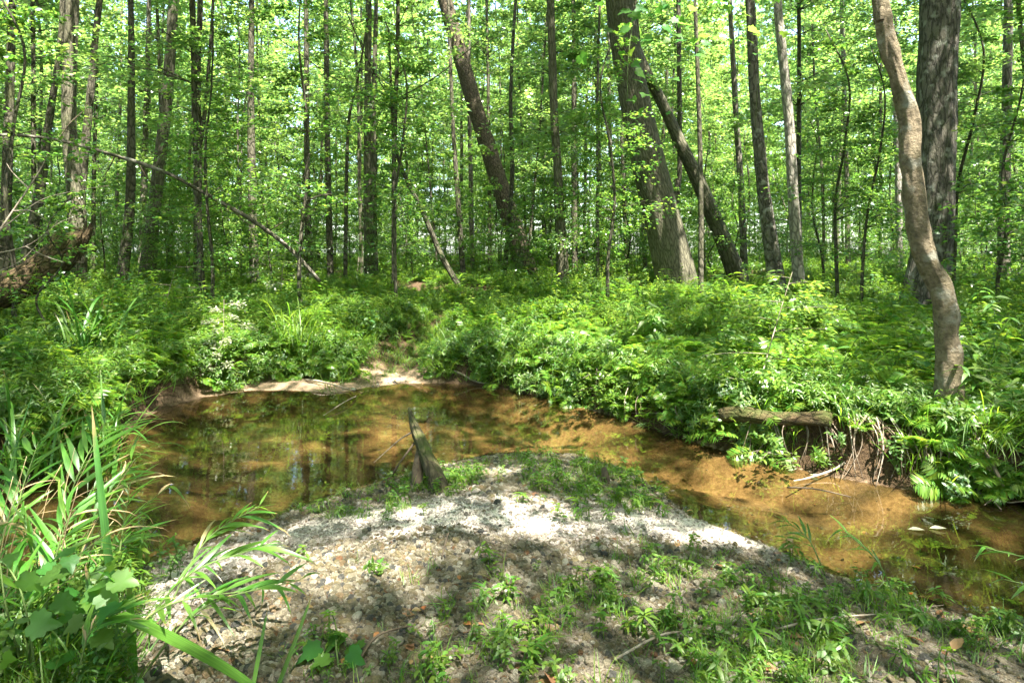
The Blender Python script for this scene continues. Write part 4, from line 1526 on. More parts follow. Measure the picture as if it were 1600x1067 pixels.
# leaf litter and grit
lit_leaf = MB()
lit_leaf.add(*leaf_shape(1, .55, 3, .3, .15, .45))
LM = lit_leaf.mesh('litter', M['dry_leaf'], smooth=False)
tw = MB()
tube(tw, spline([(-.5, 0, 0), (-.1, .05, .03), (.5, -.03, 0)], 3), .012, 4)
TWM = tw.mesh('twig', M['twig'])
TWD = tw.mesh('twig', M['twig_dark'])
g2 = np.maximum.reduce([.9 * blob(1350, 970, 260, 90), .6 * blob(900, 1000, 250, 70), .4 * blob(600, 1000, 200, 70), .3 * blob(900, 760, 150, 30)])
k = rng.uniform(0, 1, len(x)) < g2 * .12
n = k.sum()
scatter('leaf_litter', [proto('litter_source', m) for m in (LM, TWM, TWD)], np.stack([x[k], y[k], h[k] + .012], -1), rvec(n, .25),
        np.where((rng.uniform(0, 1, n) < .5)[:, None], s3(rng.uniform(.025, .055, n)), s3(rng.uniform(.05, .14, n))), rng.integers(0, 3, n))

n = len(BEDL[0])
scatter('streambed_litter', [proto('litter_source', m) for m in (LM, TWD, TWD)], np.stack([BEDL[0], BEDL[1], BEDL[2] + .006], -1), rvec(n, .12), s3(rng.uniform(.02, .06, n)), rng.integers(0, 3, n), GROUND[2])

# plants leaning out over the water from the lip of the bank
x, y, h, fs, df, pth = bank_points(60000, -9, 9, 3.6, 11)
e = .04
gxx = (poly_dist(x + e, y, FAR) - poly_dist(x - e, y, FAR)) / (2 * e)
gyy = (poly_dist(x, y + e, FAR) - poly_dist(x, y - e, FAR)) / (2 * e)
lag = .66 * np.exp(-((x + 2.95) / .75) ** 2)
p = fs * (df > lag) * (df < .55 + lag) * (np.abs(x) < y * .92 + .5) * (1 - np.clip(pth * 1.4, 0, 1))
bare = np.exp(-((x - 2.9) / .75) ** 4)
p = p * (1 - .72 * bare * (df < .4)) * (.35 + .65 * sstep(.12, .4, df)) * np.where(x < -2, .8 * (df > .16), 1)
p = p * (1 - .72 * (poly_dist(x, y, [(1.85, 5.85), (2.75, 5.25)]) < .26))
k = rng.uniform(0, 1, len(x)) < p * .75
x, y, h, df, gxx, gyy = x[k], y[k], h[k], df[k], gxx[k], gyy[k]
n = len(x)
yaw = np.arctan2(-gxx, gyy) + rng.normal(0, .5, n)
tl = np.where(x < -2, rng.uniform(.0, .7, n), rng.uniform(.2, 1.1, n))
R = np.stack([tl, rng.normal(0, .25, n), yaw], -1)
scatter('overhanging_plants', [proto('overhang_source', m) for m in HERB + FERN + GRS], np.stack([x, y, h + .01], -1), R, s3(rng.uniform(.45, .85, n)), rng.choice(12, n, p=(lambda w: w / w.sum())(np.array([1, 1, 2.2, 2.2, 1, .8, .8, .8, .8, .7, .7, .7]))))

# ------------------------------------------------------------------ logs, sticks, dead wood
def stick(name, label, cat, pts, rad, mat, sides=8, rough=.12, k=6, seed=1, group=None, uv=True):
    pts = np.asarray(pts, float)
    S = spline(pts, k)
    rs = np.interp(np.linspace(0, 1, len(S)), np.linspace(0, 1, len(rad)), rad)
    mb = MB()
    tube(mb, S, rs, sides, rough, 3, seed)
    base = S[0]
    o = link(name, mb.mesh(name, M[mat], uv=uv, origin=base), None, base)
    tag(o, label, cat, group)
    return o, S, rs


def child_stick(parent, name, pts, rad, mat, sides=6, rough=.15, seed=2):
    S = spline(np.asarray(pts, float), 6)
    rs = np.interp(np.linspace(0, 1, len(S)), np.linspace(0, 1, len(rad)), rad)
    mb = MB()
    tube(mb, S, rs, sides, rough, 3, seed)
    return link(name, mb.mesh(name, M[mat], uv=True, origin=parent.location), parent)


# broken rotten log, jutting up out of the brush on the left
lp = [(-170, 520, 56), (-60, 478, 54), (20, 448, 52), (70, 420, 50), (102, 390, 50), (118, 360, 42)]
lt = thing('broken_log', 'thick rotten log with a ragged broken end jutting up at far left', 'log', at(-170, 545, 9.0))
mb = MB()
S = spline([at(a, b, 9.6) for a, b, w in lp], 6)
tube(mb, S, np.interp(np.linspace(0, 1, len(S)), np.linspace(0, 1, 6), [w * .0048 for a, b, w in lp]), 22, .32, 3.5, 5)
link('trunk', mb.mesh('trunk', M['rotten'], uv=True, origin=lt.location), lt)
for i in range(9):
    a = i / 9 * 6.28
    c0 = at(112, 372, 9.6) + np.array([math.cos(a) * .2, math.sin(a) * .2, math.sin(a * 2) * .05])
    child_stick(lt, 'splinter', [c0 - np.array([.08, 0, .12]), c0, c0 + np.array([.03 + .05 * math.cos(a), .02, rng.uniform(.06, .24)])], [.07, .06, .012], 'rotten', 5, .4, i)

# the long thin sapling that has come down across the trees
fo, S, rs = stick('fallen_sapling', 'long thin bare fallen sapling slanting down across the trunks on the left', 'fallen tree',
                  [at(-160, 214, 11), at(0, 211, 11.3), at(70, 216, 11.5), at(130, 229, 11.7), at(250, 266, 12.1), at(330, 308, 12.5), at(400, 348, 12.9), at(455, 391, 13.3), at(500, 440, 13.8)],
                  [.024, .028, .031, .032, .035, .039, .042, .044, .044], 'bark_grey', 8, .25)
for px_, py_, dx, dy in ((90, 219, 40, -45), (215, 254, 30, 40), (300, 290, 45, -28), (365, 330, 30, 25), (180, 243, -20, 35), (420, 362, 35, -20)):
    Y = 11.5 + px_ / 260
    child_stick(fo, 'twig', [at(px_, py_, Y), at(px_ + dx * .5, py_ + dy * .6, Y + .1), at(px_ + dx, py_ + dy, Y + .3)], [.014, .010, .004], 'twig_dark', 5)

# pale dead branch with bare twigs in the brush at the far left
db, S, rs = stick('dead_branch', 'bare whitish dead branch with fine twigs in front of the brush at far left', 'branch',
                  [at(-120, 500, 7.4), at(-30, 400, 7.4), at(20, 330, 7.5), at(60, 270, 7.6), at(75, 240, 7.6)], [.018, .016, .012, .008, .003], 'twig', 6)
for a in ([(-30, 400), (40, 385), (90, 350), (125, 335)], [(0, 360), (60, 315), (110, 300), (170, 290)], [(20, 330), (50, 330), (80, 350)], [(45, 295), (20, 270), (10, 255)], [(-60, 440), (20, 415), (60, 380), (90, 345)], [(40, 385), (70, 400), (100, 410)]):
    child_stick(db, 'twig', [at(p[0], p[1], 7.45 + i * .05) for i, p in enumerate(a)], [.008, .002], 'twig', 4)

# mossy log lying from the gravel out over the water
mo, S, rs = stick('mossy_log', 'short mossy log slanting from the gravel bar up over the water', 'log',
                  [np.array([-.50, 4.55, .05]), np.array([-.56, 4.75, .16]), np.array([-.72, 5.2, .27]), np.array([-.86, 5.6, .35]), np.array([-.95, 5.92, .415])], [.070, .066, .052, .036, .012], 'moss_log', 20, .5, 8, 3)
child_stick(mo, 'stub', [np.array([-.74, 5.22, .25]), np.array([-.735, 5.0, .12]), np.array([-.70, 4.85, -.06])], [.042, .05, .045], 'twig_dark', 10, .3)
child_stick(mo, 'twig', [np.array([-.80, 5.4, .28]), np.array([-.93, 5.2, .12]), np.array([-1.05, 4.95, -.05])], [.010, .008, .006], 'twig_dark', 5)
child_stick(mo, 'twig', [np.array([-.86, 5.55, .3]), np.array([-1.0, 5.62, .20]), np.array([-1.2, 5.55, .03])], [.008, .006, .003], 'twig', 5)

# squared old timber let into the right bank
ti = thing('timber', 'weathered old log lying lengthwise in the right bank above the water', 'log', at(1128, 646, 6.05))
mb = MB()
a, b = at(1124, 648, 5.92), at(1300, 656, 5.44)
S = np.array([a + (b - a) * t + np.array([0, .02 * math.sin(6 * t), .01 * math.sin(9 * t)]) for t in np.linspace(0, 1, 16)])
tube(mb, S, .062 + .004 * np.sin(np.linspace(0, 7, 16)) - .012 * (np.abs(np.linspace(-1, 1, 16)) > .95), 18, .34, 2.2, 9, zf=1.5)
link('trunk', mb.mesh('trunk', M['rotten'], uv=True, origin=ti.location), ti)
0 and child_stick(ti, 'stub', [a + (b - a) * .36 + np.array([0, -.03, .03]), a + (b - a) * .33 + np.array([-.02, -.12, -.1]), a + (b - a) * .30 + np.array([-.03, -.18, -.28])], [.03, .026, .015], 'twig', 8)

G0 = lambda px_, py_, up=.02: np.array([*hit(px_, py_), 0]) * np.array([1, 1, 0]) + np.array([0, 0, max(HH(*hit(px_, py_)), 0) + up])
STICKS = [
    ('dead grey stick lying along the edge of the pale sand on the far shore', [(478, 596), (500, 602), (545, 610)], .016, 'twig'),
    ('thin dead stick sticking out of the far sand into the water', [(556, 622), (540, 634), (505, 652)], .007, 'twig'),
    ('grey stick at the foot of the grassy bank right of the sandy path', [(690, 582), (715, 590), (745, 600), (775, 603)], .016, 'twig'),
    ('white curved twig reaching from the right bank into the orange shallows', [(1320, 732), (1300, 745), (1262, 752), (1240, 755)], .010, 'twig'),
    ('long thin twig lying in the shallows by the right bank', [(1100, 672), (1060, 660), (1020, 650), (985, 648)], .007, 'twig'),
    ('dark straight stick half under water in the orange shallows', [(1230, 765), (1275, 775), (1330, 782)], .007, 'twig_dark'),
    ('grey twig on the shaded gravel at the near left', [(560, 1040), (590, 1015), (640, 985)], .006, 'twig_dark'),
    ('bleached thin stick among weeds at the lower right', [(1180, 1000), (1280, 985), (1390, 965)], .006, 'twig'),
    ('thin dry twig across the weeds at lower middle', [(960, 1040), (1040, 1010), (1110, 1000)], .006, 'twig'),
    ('short dark stick on the gravel beside the small white pebbles', [(690, 880), (700, 850), (704, 840)], .005, 'twig_dark'),
]
for i, (lab, pp, r_, m_) in enumerate(STICKS):
    pts = [G0(*p_) for p_ in pp]
    pts[1][2] += .03
    stick('stick', lab, 'stick', pts, [r_, r_ * .9, r_ * .5], m_, 6, .2, 6, i, 'sticks and twigs on the ground')
# hanging roots and runners under the lip of the bank
for i in range(70):
    px_ = rng.choice([rng.uniform(1290, 1520), rng.uniform(1180, 1300), rng.uniform(900, 1090), rng.uniform(300, 480)], p=[.5, .2, .18, .12])
    base_y = np.interp(px_, [300, 480, 900, 1090, 1180, 1300, 1520], [600, 585, 628, 685, 712, 742, 775])
    X, Y = hit(px_, base_y - 12)
    z0 = max(HH(X, Y), 0)
    p0 = np.array([X, Y + .18, HH(X, Y + .18) + .06])
    p2 = np.array([X + rng.uniform(-.25, .25), Y - rng.uniform(-.06, .09), rng.uniform(-.03, .02)])
    p1 = (p0 + p2) / 2 + np.array([rng.normal(0, .06), -.07, rng.uniform(.02, .10)])
    stick('exposed_root', 'bleached root looping out of the washed bank at the water', 'root', [p0, p1, p2], np.array([.008, .006, .002]) * rng.uniform(.5, 1.1), 'root' if i % 3 else 'twig', 5, .2, 5, i, 'bleached roots along the washed bank')
# dark stub standing at the head of the gravel bar
st = stick('wood_stub', 'small dark stub standing in the gravel at the edge of the water', 'stub', [G0(947, 757, -.03), G0(946, 755, .05), G0(944, 753, .11)], [.04, .035, .022], 'twig_dark', 9, .4)

# ------------------------------------------------------------------ tall bladed plants: every blade a part
def blade_mesh(seed, W=.03, curve=.6, nseg=9, fold=.25, mat='blade', twist=0.):
    """a strap blade one metre long, rising along z and bowing over towards +y"""
    t = np.linspace(0, 1, nseg + 1)
    ang = np.pi / 2 - curve * t ** 1.6 * 1.7
    seg = 1 / nseg
    yy = np.concatenate([[0], np.cumsum(np.cos(ang[:-1]) * seg)])
    zz = np.concatenate([[0], np.cumsum(np.sin(ang[:-1]) * seg)])
    w = W * np.interp(t, [0, .1, .5, .8, .95, 1], [.8, 1, .95, .65, .25, .02]) * .5
    V, Q = [], []
    for i in range(nseg + 1):
        nrm = np.array([0, -math.sin(ang[i]), math.cos(ang[i])])
        s = np.array([math.cos(twist * t[i]), 0, 0]) + nrm * math.sin(twist * t[i])
        c = np.array([0, yy[i], zz[i]])
        V += [c - s * w[i] + nrm * fold * w[i], c, c + s * w[i] + nrm * fold * w[i]]
    for i in range(nseg):
        a = i * 3
        Q += [(a, a + 1, a + 4, a + 3), (a + 1, a + 2, a + 5, a + 4)]
    mb = MB()
    mb.add(V, Q)
    return mb.mesh('blade', M[mat])


BLADE = [blade_mesh(1, .030, .15), blade_mesh(2, .028, .45, twist=.4), blade_mesh(3, .026, .75), blade_mesh(4, .030, 1.1, twist=-.4), blade_mesh(5, .024, 1.35, 11)]
SEDGE = [blade_mesh(11, .011, .6, mat='grass'), blade_mesh(12, .010, .9, mat='grass'), blade_mesh(13, .010, 1.2, 11, mat='grass'), blade_mesh(14, .009, 1.5, 12, mat='grass')]


def clump(name, label, cat, loc, n, L, spread=.07, pool=None, lean=(0, .30), yaw=None, group=None, straw=0):
    t = thing(name, label, cat, loc, group)
    pool = pool or BLADE
    for i in range(n):
        az = rng.uniform(0, 6.28) if yaw is None else rng.normal(yaw[0], yaw[1])
        tilt = rng.uniform(*lean)
        m_ = pool[int(rng.integers(0, len(pool)))]
        o = link('blade', m_, t, (rng.normal(0, spread), rng.normal(0, spread), -.03), None, L * rng.uniform(.55, 1.1))
        # rz turns +y (the bow) to azimuth az
        o.rotation_euler = (-tilt, 0, az - math.pi / 2)
    return t


def gp(px_, py_, Y=None):
    X, Yh = hit(px_, py_) if Y is None else ((px_ - 800) / FPX * Y, Y)
    return (X, Yh, HH(X, Yh))


clump('iris', 'tall clump of sword leaves in the fern bank below the broken log', 'plant', gp(135, 560, 7.6), 34, 1.25, .12, group='clumps of sword leaves')
clump('iris', 'dense clump of sword leaves leaning over the water at the left bank', 'plant', (-3.62, 5.55, .12), 54, .72, .12, lean=(.05, .75), group='clumps of sword leaves')
clump('iris', 'arching clump of long sword leaves behind the cane at the left edge', 'plant', (-3.75, 4.95, .15), 46, .85, .16, lean=(.05, .65), group='clumps of sword leaves')
clump('iris', 'low sword leaves trailing onto the water at the left bank', 'plant', (-3.35, 5.2, .05), 22, .75, .06, pool=BLADE[2:], lean=(.3, 1.0), yaw=(-.2, .7), group='clumps of sword leaves')
clump('iris', 'small upright sword leaves at the foot of the thickest trunk', 'plant', gp(1105, 465), 16, .75, .10, pool=BLADE[:3], lean=(0, .15), group='clumps of sword leaves')
clump('iris', 'sword leaves rising from the dark earth mound', 'plant', gp(560, 450), 14, .7, .12, lean=(.1, .5), group='clumps of sword leaves')
clump('sedge', 'big arching sedge tussock on the far left bank beside the pale shrub', 'grass clump', gp(462, 560, 9.45), 80, 1.3, .12, pool=SEDGE, lean=(.05, .5), group='sedge tussocks')
clump('sedge', 'sedge tussock spilling down the bank below the curving tan trunk', 'grass clump', gp(1540, 705), 70, .75, .10, pool=SEDGE[1:], lean=(.2, .9), yaw=(-1.4, .8), group='sedge tussocks')
clump('sedge', 'grassy tussock at the foot of the curving tan trunk', 'grass clump', gp(1440, 690), 45, .5, .10, pool=SEDGE, lean=(.1, .8), group='sedge tussocks')
clump('sedge', 'grass tussock hanging at the bank just right of the sandy path', 'grass clump', gp(770, 585), 50, .5, .14, pool=SEDGE, lean=(.1, .7), group='sedge tussocks')
clump('sedge', 'grass tussock right of the bright weeds on the right bank', 'grass clump', gp(1400, 640), 45, .55, .13, pool=SEDGE, lean=(.1, .7), group='sedge tussocks')

# ------------------------------------------------------------------ river cane in the near left corner
def long_leaf(seed, L=1., W=.105, droop=.35, mat='cane'):
    mb = MB()
    mb.add(*leaf_shape(L, W, 7, .22, droop, .3))
    return mb.mesh('leaf', M[mat])


CL = [long_leaf(1, droop=.12), long_leaf(2, droop=.32), long_leaf(3, droop=.6), long_leaf(4, W=.12, droop=.25), long_leaf(5, W=.09, droop=.9), long_leaf(6, W=.07, droop=.5), long_leaf(7, W=.10, droop=.75), long_leaf(8, W=.08, droop=.7, mat='straw')]


def cane(label, base, tip, nleaf, L, bend=.1, group='river canes in the near left corner', r0=.005):
    base, tip = np.asarray(base, float), np.asarray(tip, float)
    t = thing('river_cane', label, 'plant', base, group)
    mid = (base + tip) / 2 + np.array([-.1 * (tip[0] - base[0]), 0, bend])
    S = spline([base, mid, tip], 8)
    mb = MB()
    tube(mb, S, np.linspace(r0, .0018, len(S)), 6)
    link('stem', mb.mesh('stem', M['stem'], uv=True, origin=base), t)
    d = norm(np.gradient(S, axis=0))
    for i in range(nleaf):
        f = .35 + .65 * (i + .5) / nleaf
        k_ = min(len(S) - 1, int(f * (len(S) - 1) + .5))
        side = (1 if i % 2 else -1) * rng.uniform(.35, 1.1)
        ax = norm(np.cross(d[k_], np.array([0, 0, 1.])) + 1e-6)
        dd = norm(d[k_] * rng.uniform(.5, 1.1) + ax * side + np.array([0, 0, rng.uniform(-.15, .35)]))
        R = frames(dd[None], (np.array([0, -.25, 1.]) + rng.normal(0, .25, 3))[None])[0]
        o = link('leaf', CL[int(rng.integers(0, 8)) if rng.uniform() < .45 else int(rng.integers(0, 7))], t, S[k_] - base, Matrix(R.tolist()).to_euler(), L * rng.uniform(.4, 1.2))
    return t


CANES = [('cane with fanned leaves reaching furthest right over the pale gravel', gp(190, 1050, 2.62), at(420, 850, 2.75), 16, .20),
         ('cane whose leaf fan stands against the water left of the pale gravel', gp(250, 1000, 2.9), at(405, 790, 3.2), 13, .22),
         ('leafy cane leaning right across the near gravel edge', gp(150, 1060, 2.5), at(400, 920, 2.5), 15, .19),
         ('low cane arching over the bright gravel at the lower left', gp(200, 1100, 2.4), at(470, 905, 2.5), 13, .16),
         ('cane standing in the middle of the near left thicket', gp(60, 1060, 2.7), at(110, 800, 2.9), 15, .24),
         ('cane at the left edge with leaves spread flat', gp(-40, 1040, 2.9), at(30, 760, 3.3), 16, .26),
         ('cane with long drooping leaves above the dark water at left', gp(60, 960, 3.5), at(170, 650, 4.0), 16, .30),
         ('cane bowed to the left edge above the vine leaves', gp(60, 1080, 2.45), at(-20, 850, 2.6), 14, .22),
         ('short bushy cane in the corner of the near bank', gp(110, 1120, 2.3), at(170, 960, 2.4), 14, .18),
         ('cane behind the corner thicket with pale leaf undersides', gp(-10, 960, 3.6), at(60, 690, 4.0), 15, .30),
         ('cane with narrow leaves between thicket and sword leaves', gp(120, 930, 3.6), at(205, 720, 3.9), 13, .24)]
for c_ in CANES:
    cane(c_[0], c_[1], c_[2], int(c_[3] * 1.35), c_[4] * 1.12)
for i in range(20):
    X, Y = rng.uniform(-3.0, -1.75), rng.uniform(2.25, 3.7)
    if X / Y > -.60:
        X = -.64 * Y - rng.uniform(0, .5)
    z = max(HH(X, Y), 0)
    cane('leafy cane crowded in the thicket of the near left corner', (X, Y, z), (X + rng.normal(.12, .2), Y + rng.normal(0, .15), z + rng.uniform(.25, .62)), 16, rng.uniform(.15, .24), .05, 'canes crowded in the near left thicket')
# more cane at the right edge, over the water
for lab, b0, tp in (('cane leaf spray entering at the right edge above the water', (2.95, 3.0, .12), at(1540, 855, 3.1)), ('low cane at the right edge of the photo over dark water', (2.8, 2.75, .15), at(1570, 905, 2.9)),
                    ('slender cane shoot at the water in the lower right', gp(1410, 960), at(1320, 830, 3.3)), ('cane shoot leaning over the shallows right of the gravel', gp(1290, 900), at(1230, 815, 3.8))):
    cane(lab, b0, tp, 11, .17, .05, 'cane shoots at the lower right')
# low weeds and grass under the cane
x, y, h, dn, df = bar_points(9000)
x2 = rng.uniform(-3.6, -1.0, 5000)
y2 = rng.uniform(2.0, 4.2, 5000)
h, ins, ns, fs, df, dn, pth = land(x2, y2)
k = ns & (x2 / y2 < -.62 - .04 * rng.normal(0, 1, len(x2))) & (rng.uniform(0, 1, len(x2)) < .19)
n = k.sum()
scatter('thicket_weeds', [proto('weed_source', m) for m in HERB + GRS], np.stack([x2[k], y2[k], h[k]], -1), rvec(n, .3), s3(rng.uniform(.35, .85, n)), rng.integers(0, 8, n))
# straw stems in the left thicket
for i in range(22):
    p0 = at(rng.uniform(-20, 110), 1010, 3.1 + rng.uniform(-.4, .9))
    p0[2] = max(HH(p0[0], p0[1]), 0)
    p2 = p0 + np.array([rng.uniform(-.05, .35), rng.uniform(-.1, .2), rng.uniform(.4, .85)])
    stick('dry_stem', 'thin straw coloured dead stem standing in the near left thicket', 'stem', [p0, (p0 + p2) / 2 + np.array([-.03, 0, .04]), p2], [.0035, .003, .0015], 'straw', 4, 0, 5, i, 'dead straw stems in the left thicket')

# near strap leaves of the corner
ct = clump('iris', 'broad sword leaves in the near left corner, one tall and upright', 'plant', gp(170, 1075, 2.45), 7, .45, .05, lean=(.1, .6), group='clumps of sword leaves')
wide = blade_mesh(31, .075, .10, fold=.3)
wide2 = blade_mesh(32, .075, .9, 11, fold=.25)
for (px_, py_, Y), (qx, qy, Y2), m_ in (((186, 1000, 2.75), (140, 632, 2.95), blade_mesh(33, .034, .05)), ((185, 960, 2.45), (440, 1075, 2.15), blade_mesh(34, .085, .12, fold=.15)), ((210, 1075, 2.5), (200, 890, 2.5), wide), ((165, 1100, 2.5), (130, 880, 2.6), wide), ((390, 1080, 2.3), (418, 950, 2.4), blade_mesh(35, .05, .1)), ((430, 1090, 2.35), (490, 925, 2.45), blade_mesh(36, .045, .12))):
    a, b = at(px_, py_, Y), at(qx, qy, Y2)
    if py_ > 1000:
        a[2] = HH(a[0], a[1])
    d = b - a
    L_ = np.linalg.norm(d)
    zax = d / L_
    yax = norm(np.cross(zax, np.array([1., .3, 0])))
    if abs(zax[2]) < .7:
        yax = norm(np.array([0, -.2, -1.]) - zax * (zax @ np.array([0, -.2, -1.])))
    xax = np.cross(yax, zax)
    R = Matrix(np.stack([xax, yax, zax], -1).tolist())
    link('blade', m_, ct, a - np.array(ct.location), R.to_euler(), L_)

# lobed vine leaves
LOB = []
for i in range(3):
    mb = MB()
    mb.add(*lobed_shape(1, 1.0, .08 + .05 * i, .1 + .12 * i))
    LOB.append(mb.mesh('leaf', M['leaf_vine'], smooth=False))


def vine(name, label, cat, stems, spots_, L, group=None, up=(0, -.35, 1)):
    t = thing(name, label, cat, stems[0][0], group)
    for sp_ in stems:
        S = spline(np.asarray(sp_, float), 6)
        mb = MB()
        tube(mb, S, np.linspace(.005, .002, len(S)), 5)
        link('stem', mb.mesh('stem', M['stem'], uv=True, origin=stems[0][0]), t)
    for p_ in spots_:
        a = rng.uniform(0, 6.28)
        dd = np.array([math.cos(a), math.sin(a) * .8 - .3, rng.uniform(-.5, .1)])
        R = frames(dd[None], (np.asarray(up, float) + rng.normal(0, .35, 3))[None])[0]
        link('leaf', LOB[int(rng.integers(0, 3))], t, np.asarray(p_) - np.asarray(stems[0][0]), Matrix(R.tolist()).to_euler(), L * rng.uniform(.6, 1.2))
    return t


sp_ = [at(rng.uniform(-10, 195), rng.uniform(850, 1040), rng.uniform(2.3, 2.7)) for i in range(40)]
vine('lobed_vine', 'low vine with broad toothed leaves in the near left corner', 'vine', [[np.array(gp(40, 1075, 2.5)), at(60, 960, 2.5), at(130, 880, 2.5)], [np.array(gp(40, 1075, 2.5)), at(10, 950, 2.45), at(0, 880, 2.5)]], sp_, .088)
sp_ = [np.array(gp(a, b)) + np.array([0, 0, .05]) for a, b in ((500, 1030), (525, 1020), (545, 1040), (515, 1050), (560, 1035), (535, 1010))]
vine('lobed_vine', 'small sprawling vine with lobed leaves on the gravel at bottom left', 'vine', [[np.array(gp(530, 1055)), sp_[1], sp_[5]]], sp_, .085, up=(0, -.2, 1))
# leaves hanging into the top of the picture
sp_ = [at(*p, 5.6 + rng.uniform(-.5, .6)) for p in zip(rng.normal(1070, 66, 130), np.abs(rng.normal(0, 66, 130)) - 45)]
sp_ += [at(rng.normal(975, 26), rng.uniform(30, 150), 5.3) for i in range(12)] + [at(rng.normal(985, 12), rng.uniform(100, 190), 5.3) for i in range(4)]
vine('hanging_grapevine', 'bright translucent grapevine leaves hanging at the top beside the thickest trunk', 'vine', [[at(1000, -600, 5.6), at(1020, -150, 5.6), at(985, 60, 5.4), at(980, 160, 5.3)], [at(1000, -600, 5.6), at(1080, -100, 5.7), at(1075, 120, 5.8)], [at(1000, -600, 5.6), at(1120, -80, 5.6), at(1150, 60, 5.6)]], sp_, .10, up=(0, -.6, .9))
sp_ = [at(*p, 7.0 + rng.uniform(-.6, .6)) for p in zip(rng.normal(1190, 50, 50), np.abs(rng.normal(20, 75, 50)) - 20)]
vine('hanging_grapevine', 'smaller shaded grapevine leaves hanging in front of the shaggy pair of trees', 'vine', [[at(1190, -500, 7), at(1195, -100, 7), at(1180, 200, 7)], [at(1190, -500, 7), at(1230, -60, 7), at(1240, 90, 7)]], sp_, .095, up=(0, -.6, .9))

# ------------------------------------------------------------------ shrubs and saplings one can tell apart
def shrub(name, label, cat, stem_pts, sprays, n, L, mat, shape=HEX, r0=.008, bark='twig', spread=.42):
    base = np.asarray(stem_pts[0])
    t = thing(name, label, cat, base)
    S = spline(np.asarray(stem_pts, float), 8)
    tb, lb = MB(), MB()
    tube(tb, S, np.linspace(r0, .002, len(S)), 6, .1, 3, 2)
    for f, az, ln_ in sprays:
        k_ = int(f * (len(S) - 1))
        C, out = spray_points(S[k_], az, ln_, n, spread, rise=.05, sag=.1)
        leaves_at(lb, shape, C, out, L * rng.uniform(.6, 1.25, len(C)), .3)
        tip = S[k_] + np.array([math.cos(az), math.sin(az), 0]) * ln_ * .9
        tube(tb, spline([S[k_], (S[k_] + tip) / 2 + np.array([0, 0, .02]), tip], 3), np.linspace(r0 * .4, .0012, 7), 3, cap=False)
    link('trunk', tb.mesh('trunk', M[bark], uv=True, origin=base), t)
    link('crown', lb.mesh('crown', M[mat], smooth=False, origin=base), t)
    return t


b0 = np.array(gp(338, 595))
shrub('pale_shrub', 'slender shrub topped with pale cream leaves standing at the left waterside', 'shrub', [b0, b0 + np.array([.02, 0, .35]), at(348, 530, b0[1]), at(350, 468, b0[1])],
      [(.98, .3, .25), (.95, 2.8, .22), (.9, -.6, .28), (.85, 3.6, .25), (.8, .1, .40), (.75, 2.5, .25), (.7, -.9, .25), (.62, 3.1, .22), (.3, -1.2, .2), (.2, -.4, .25), (.15, -2., .25)], 44, .05, 'pale_leaf')
b0 = np.array(gp(1165, 700))
shrub('waterside_sapling', 'lime green sapling with flat tiers of leaves on the right bank above the old log', 'sapling', [b0, at(1178, 640, b0[1] + .1), at(1195, 570, b0[1] + .3), at(1215, 500, b0[1] + .5), at(1238, 425, b0[1] + .7)],
      [(.98, 3.0, .35), (.95, .2, .4), (.85, 3.3, .6), (.82, -.4, .65), (.76, 2.6, .55), (.7, .3, .7), (.66, -1.2, .5), (.58, 3.3, .75), (.54, -.2, .6), (.48, -1.8, .5), (.42, 2.8, .6), (.38, .2, .55), (.28, -1.0, .5), (.22, 3.4, .5), (.9, -1.5, .4)], 64, .07, 'lime_leaf', r0=.010)
b0 = np.array(gp(930, 640))
shrub('waterside_shrub', 'sunlit pale leaved weed leaning over the water right of the sandy path', 'shrub', [b0, b0 + np.array([0, -.05, .25]), b0 + np.array([.0, -.15, .5])],
      [(.95, -1.2, .3), (.9, -2.2, .35), (.8, -.4, .35), (.7, -1.6, .4), (.5, -2.6, .3), (.5, -.6, .3), (.3, -1.5, .3)], 36, .05, 'lime_leaf', r0=.006)
b0 = np.array(gp(1190, 722))
shrub('waterside_shrub', 'small yellow green seedling hanging low over the orange shallows', 'shrub', [b0, b0 + np.array([.0, -.08, .12]), b0 + np.array([.04, -.2, .14])],
      [(.95, -1.0, .2), (.9, -2.4, .2), (.7, -.2, .22), (.6, 3.4, .2), (.5, -1.6, .25)], 18, .05, 'lime_leaf', r0=.004)
b0 = np.array(gp(440, 400, 14.5))
shrub('dogwood', 'low dogwood with white glinting leaves where the long fallen sapling ends', 'shrub', [b0, b0 + np.array([0, 0, .6]), b0 + np.array([.1, 0, 1.3])],
      [(.95, .3, .7), (.9, 2.8, .8), (.8, -.8, .8), (.65, 3.6, .8), (.6, -.1, .9), (.45, -1.5, .8), (.4, 2.2, .7)], 40, .09, 'pale_leaf', r0=.014)
b0 = np.array(gp(255, 420, 11.5))
shrub('dogwood', 'low spreading bush with flat leaf tiers in front of the slim leaning tree', 'shrub', [b0, b0 + np.array([.1, 0, .5]), b0 + np.array([.3, -.1, 1.0])],
      [(.95, .3, .7), (.9, 2.8, .6), (.8, -.8, .6), (.65, 3.6, .7), (.6, -.1, .9), (.45, -1.5, .6), (.4, .4, .9)], 46, .07, 'leaf_tree', r0=.012)
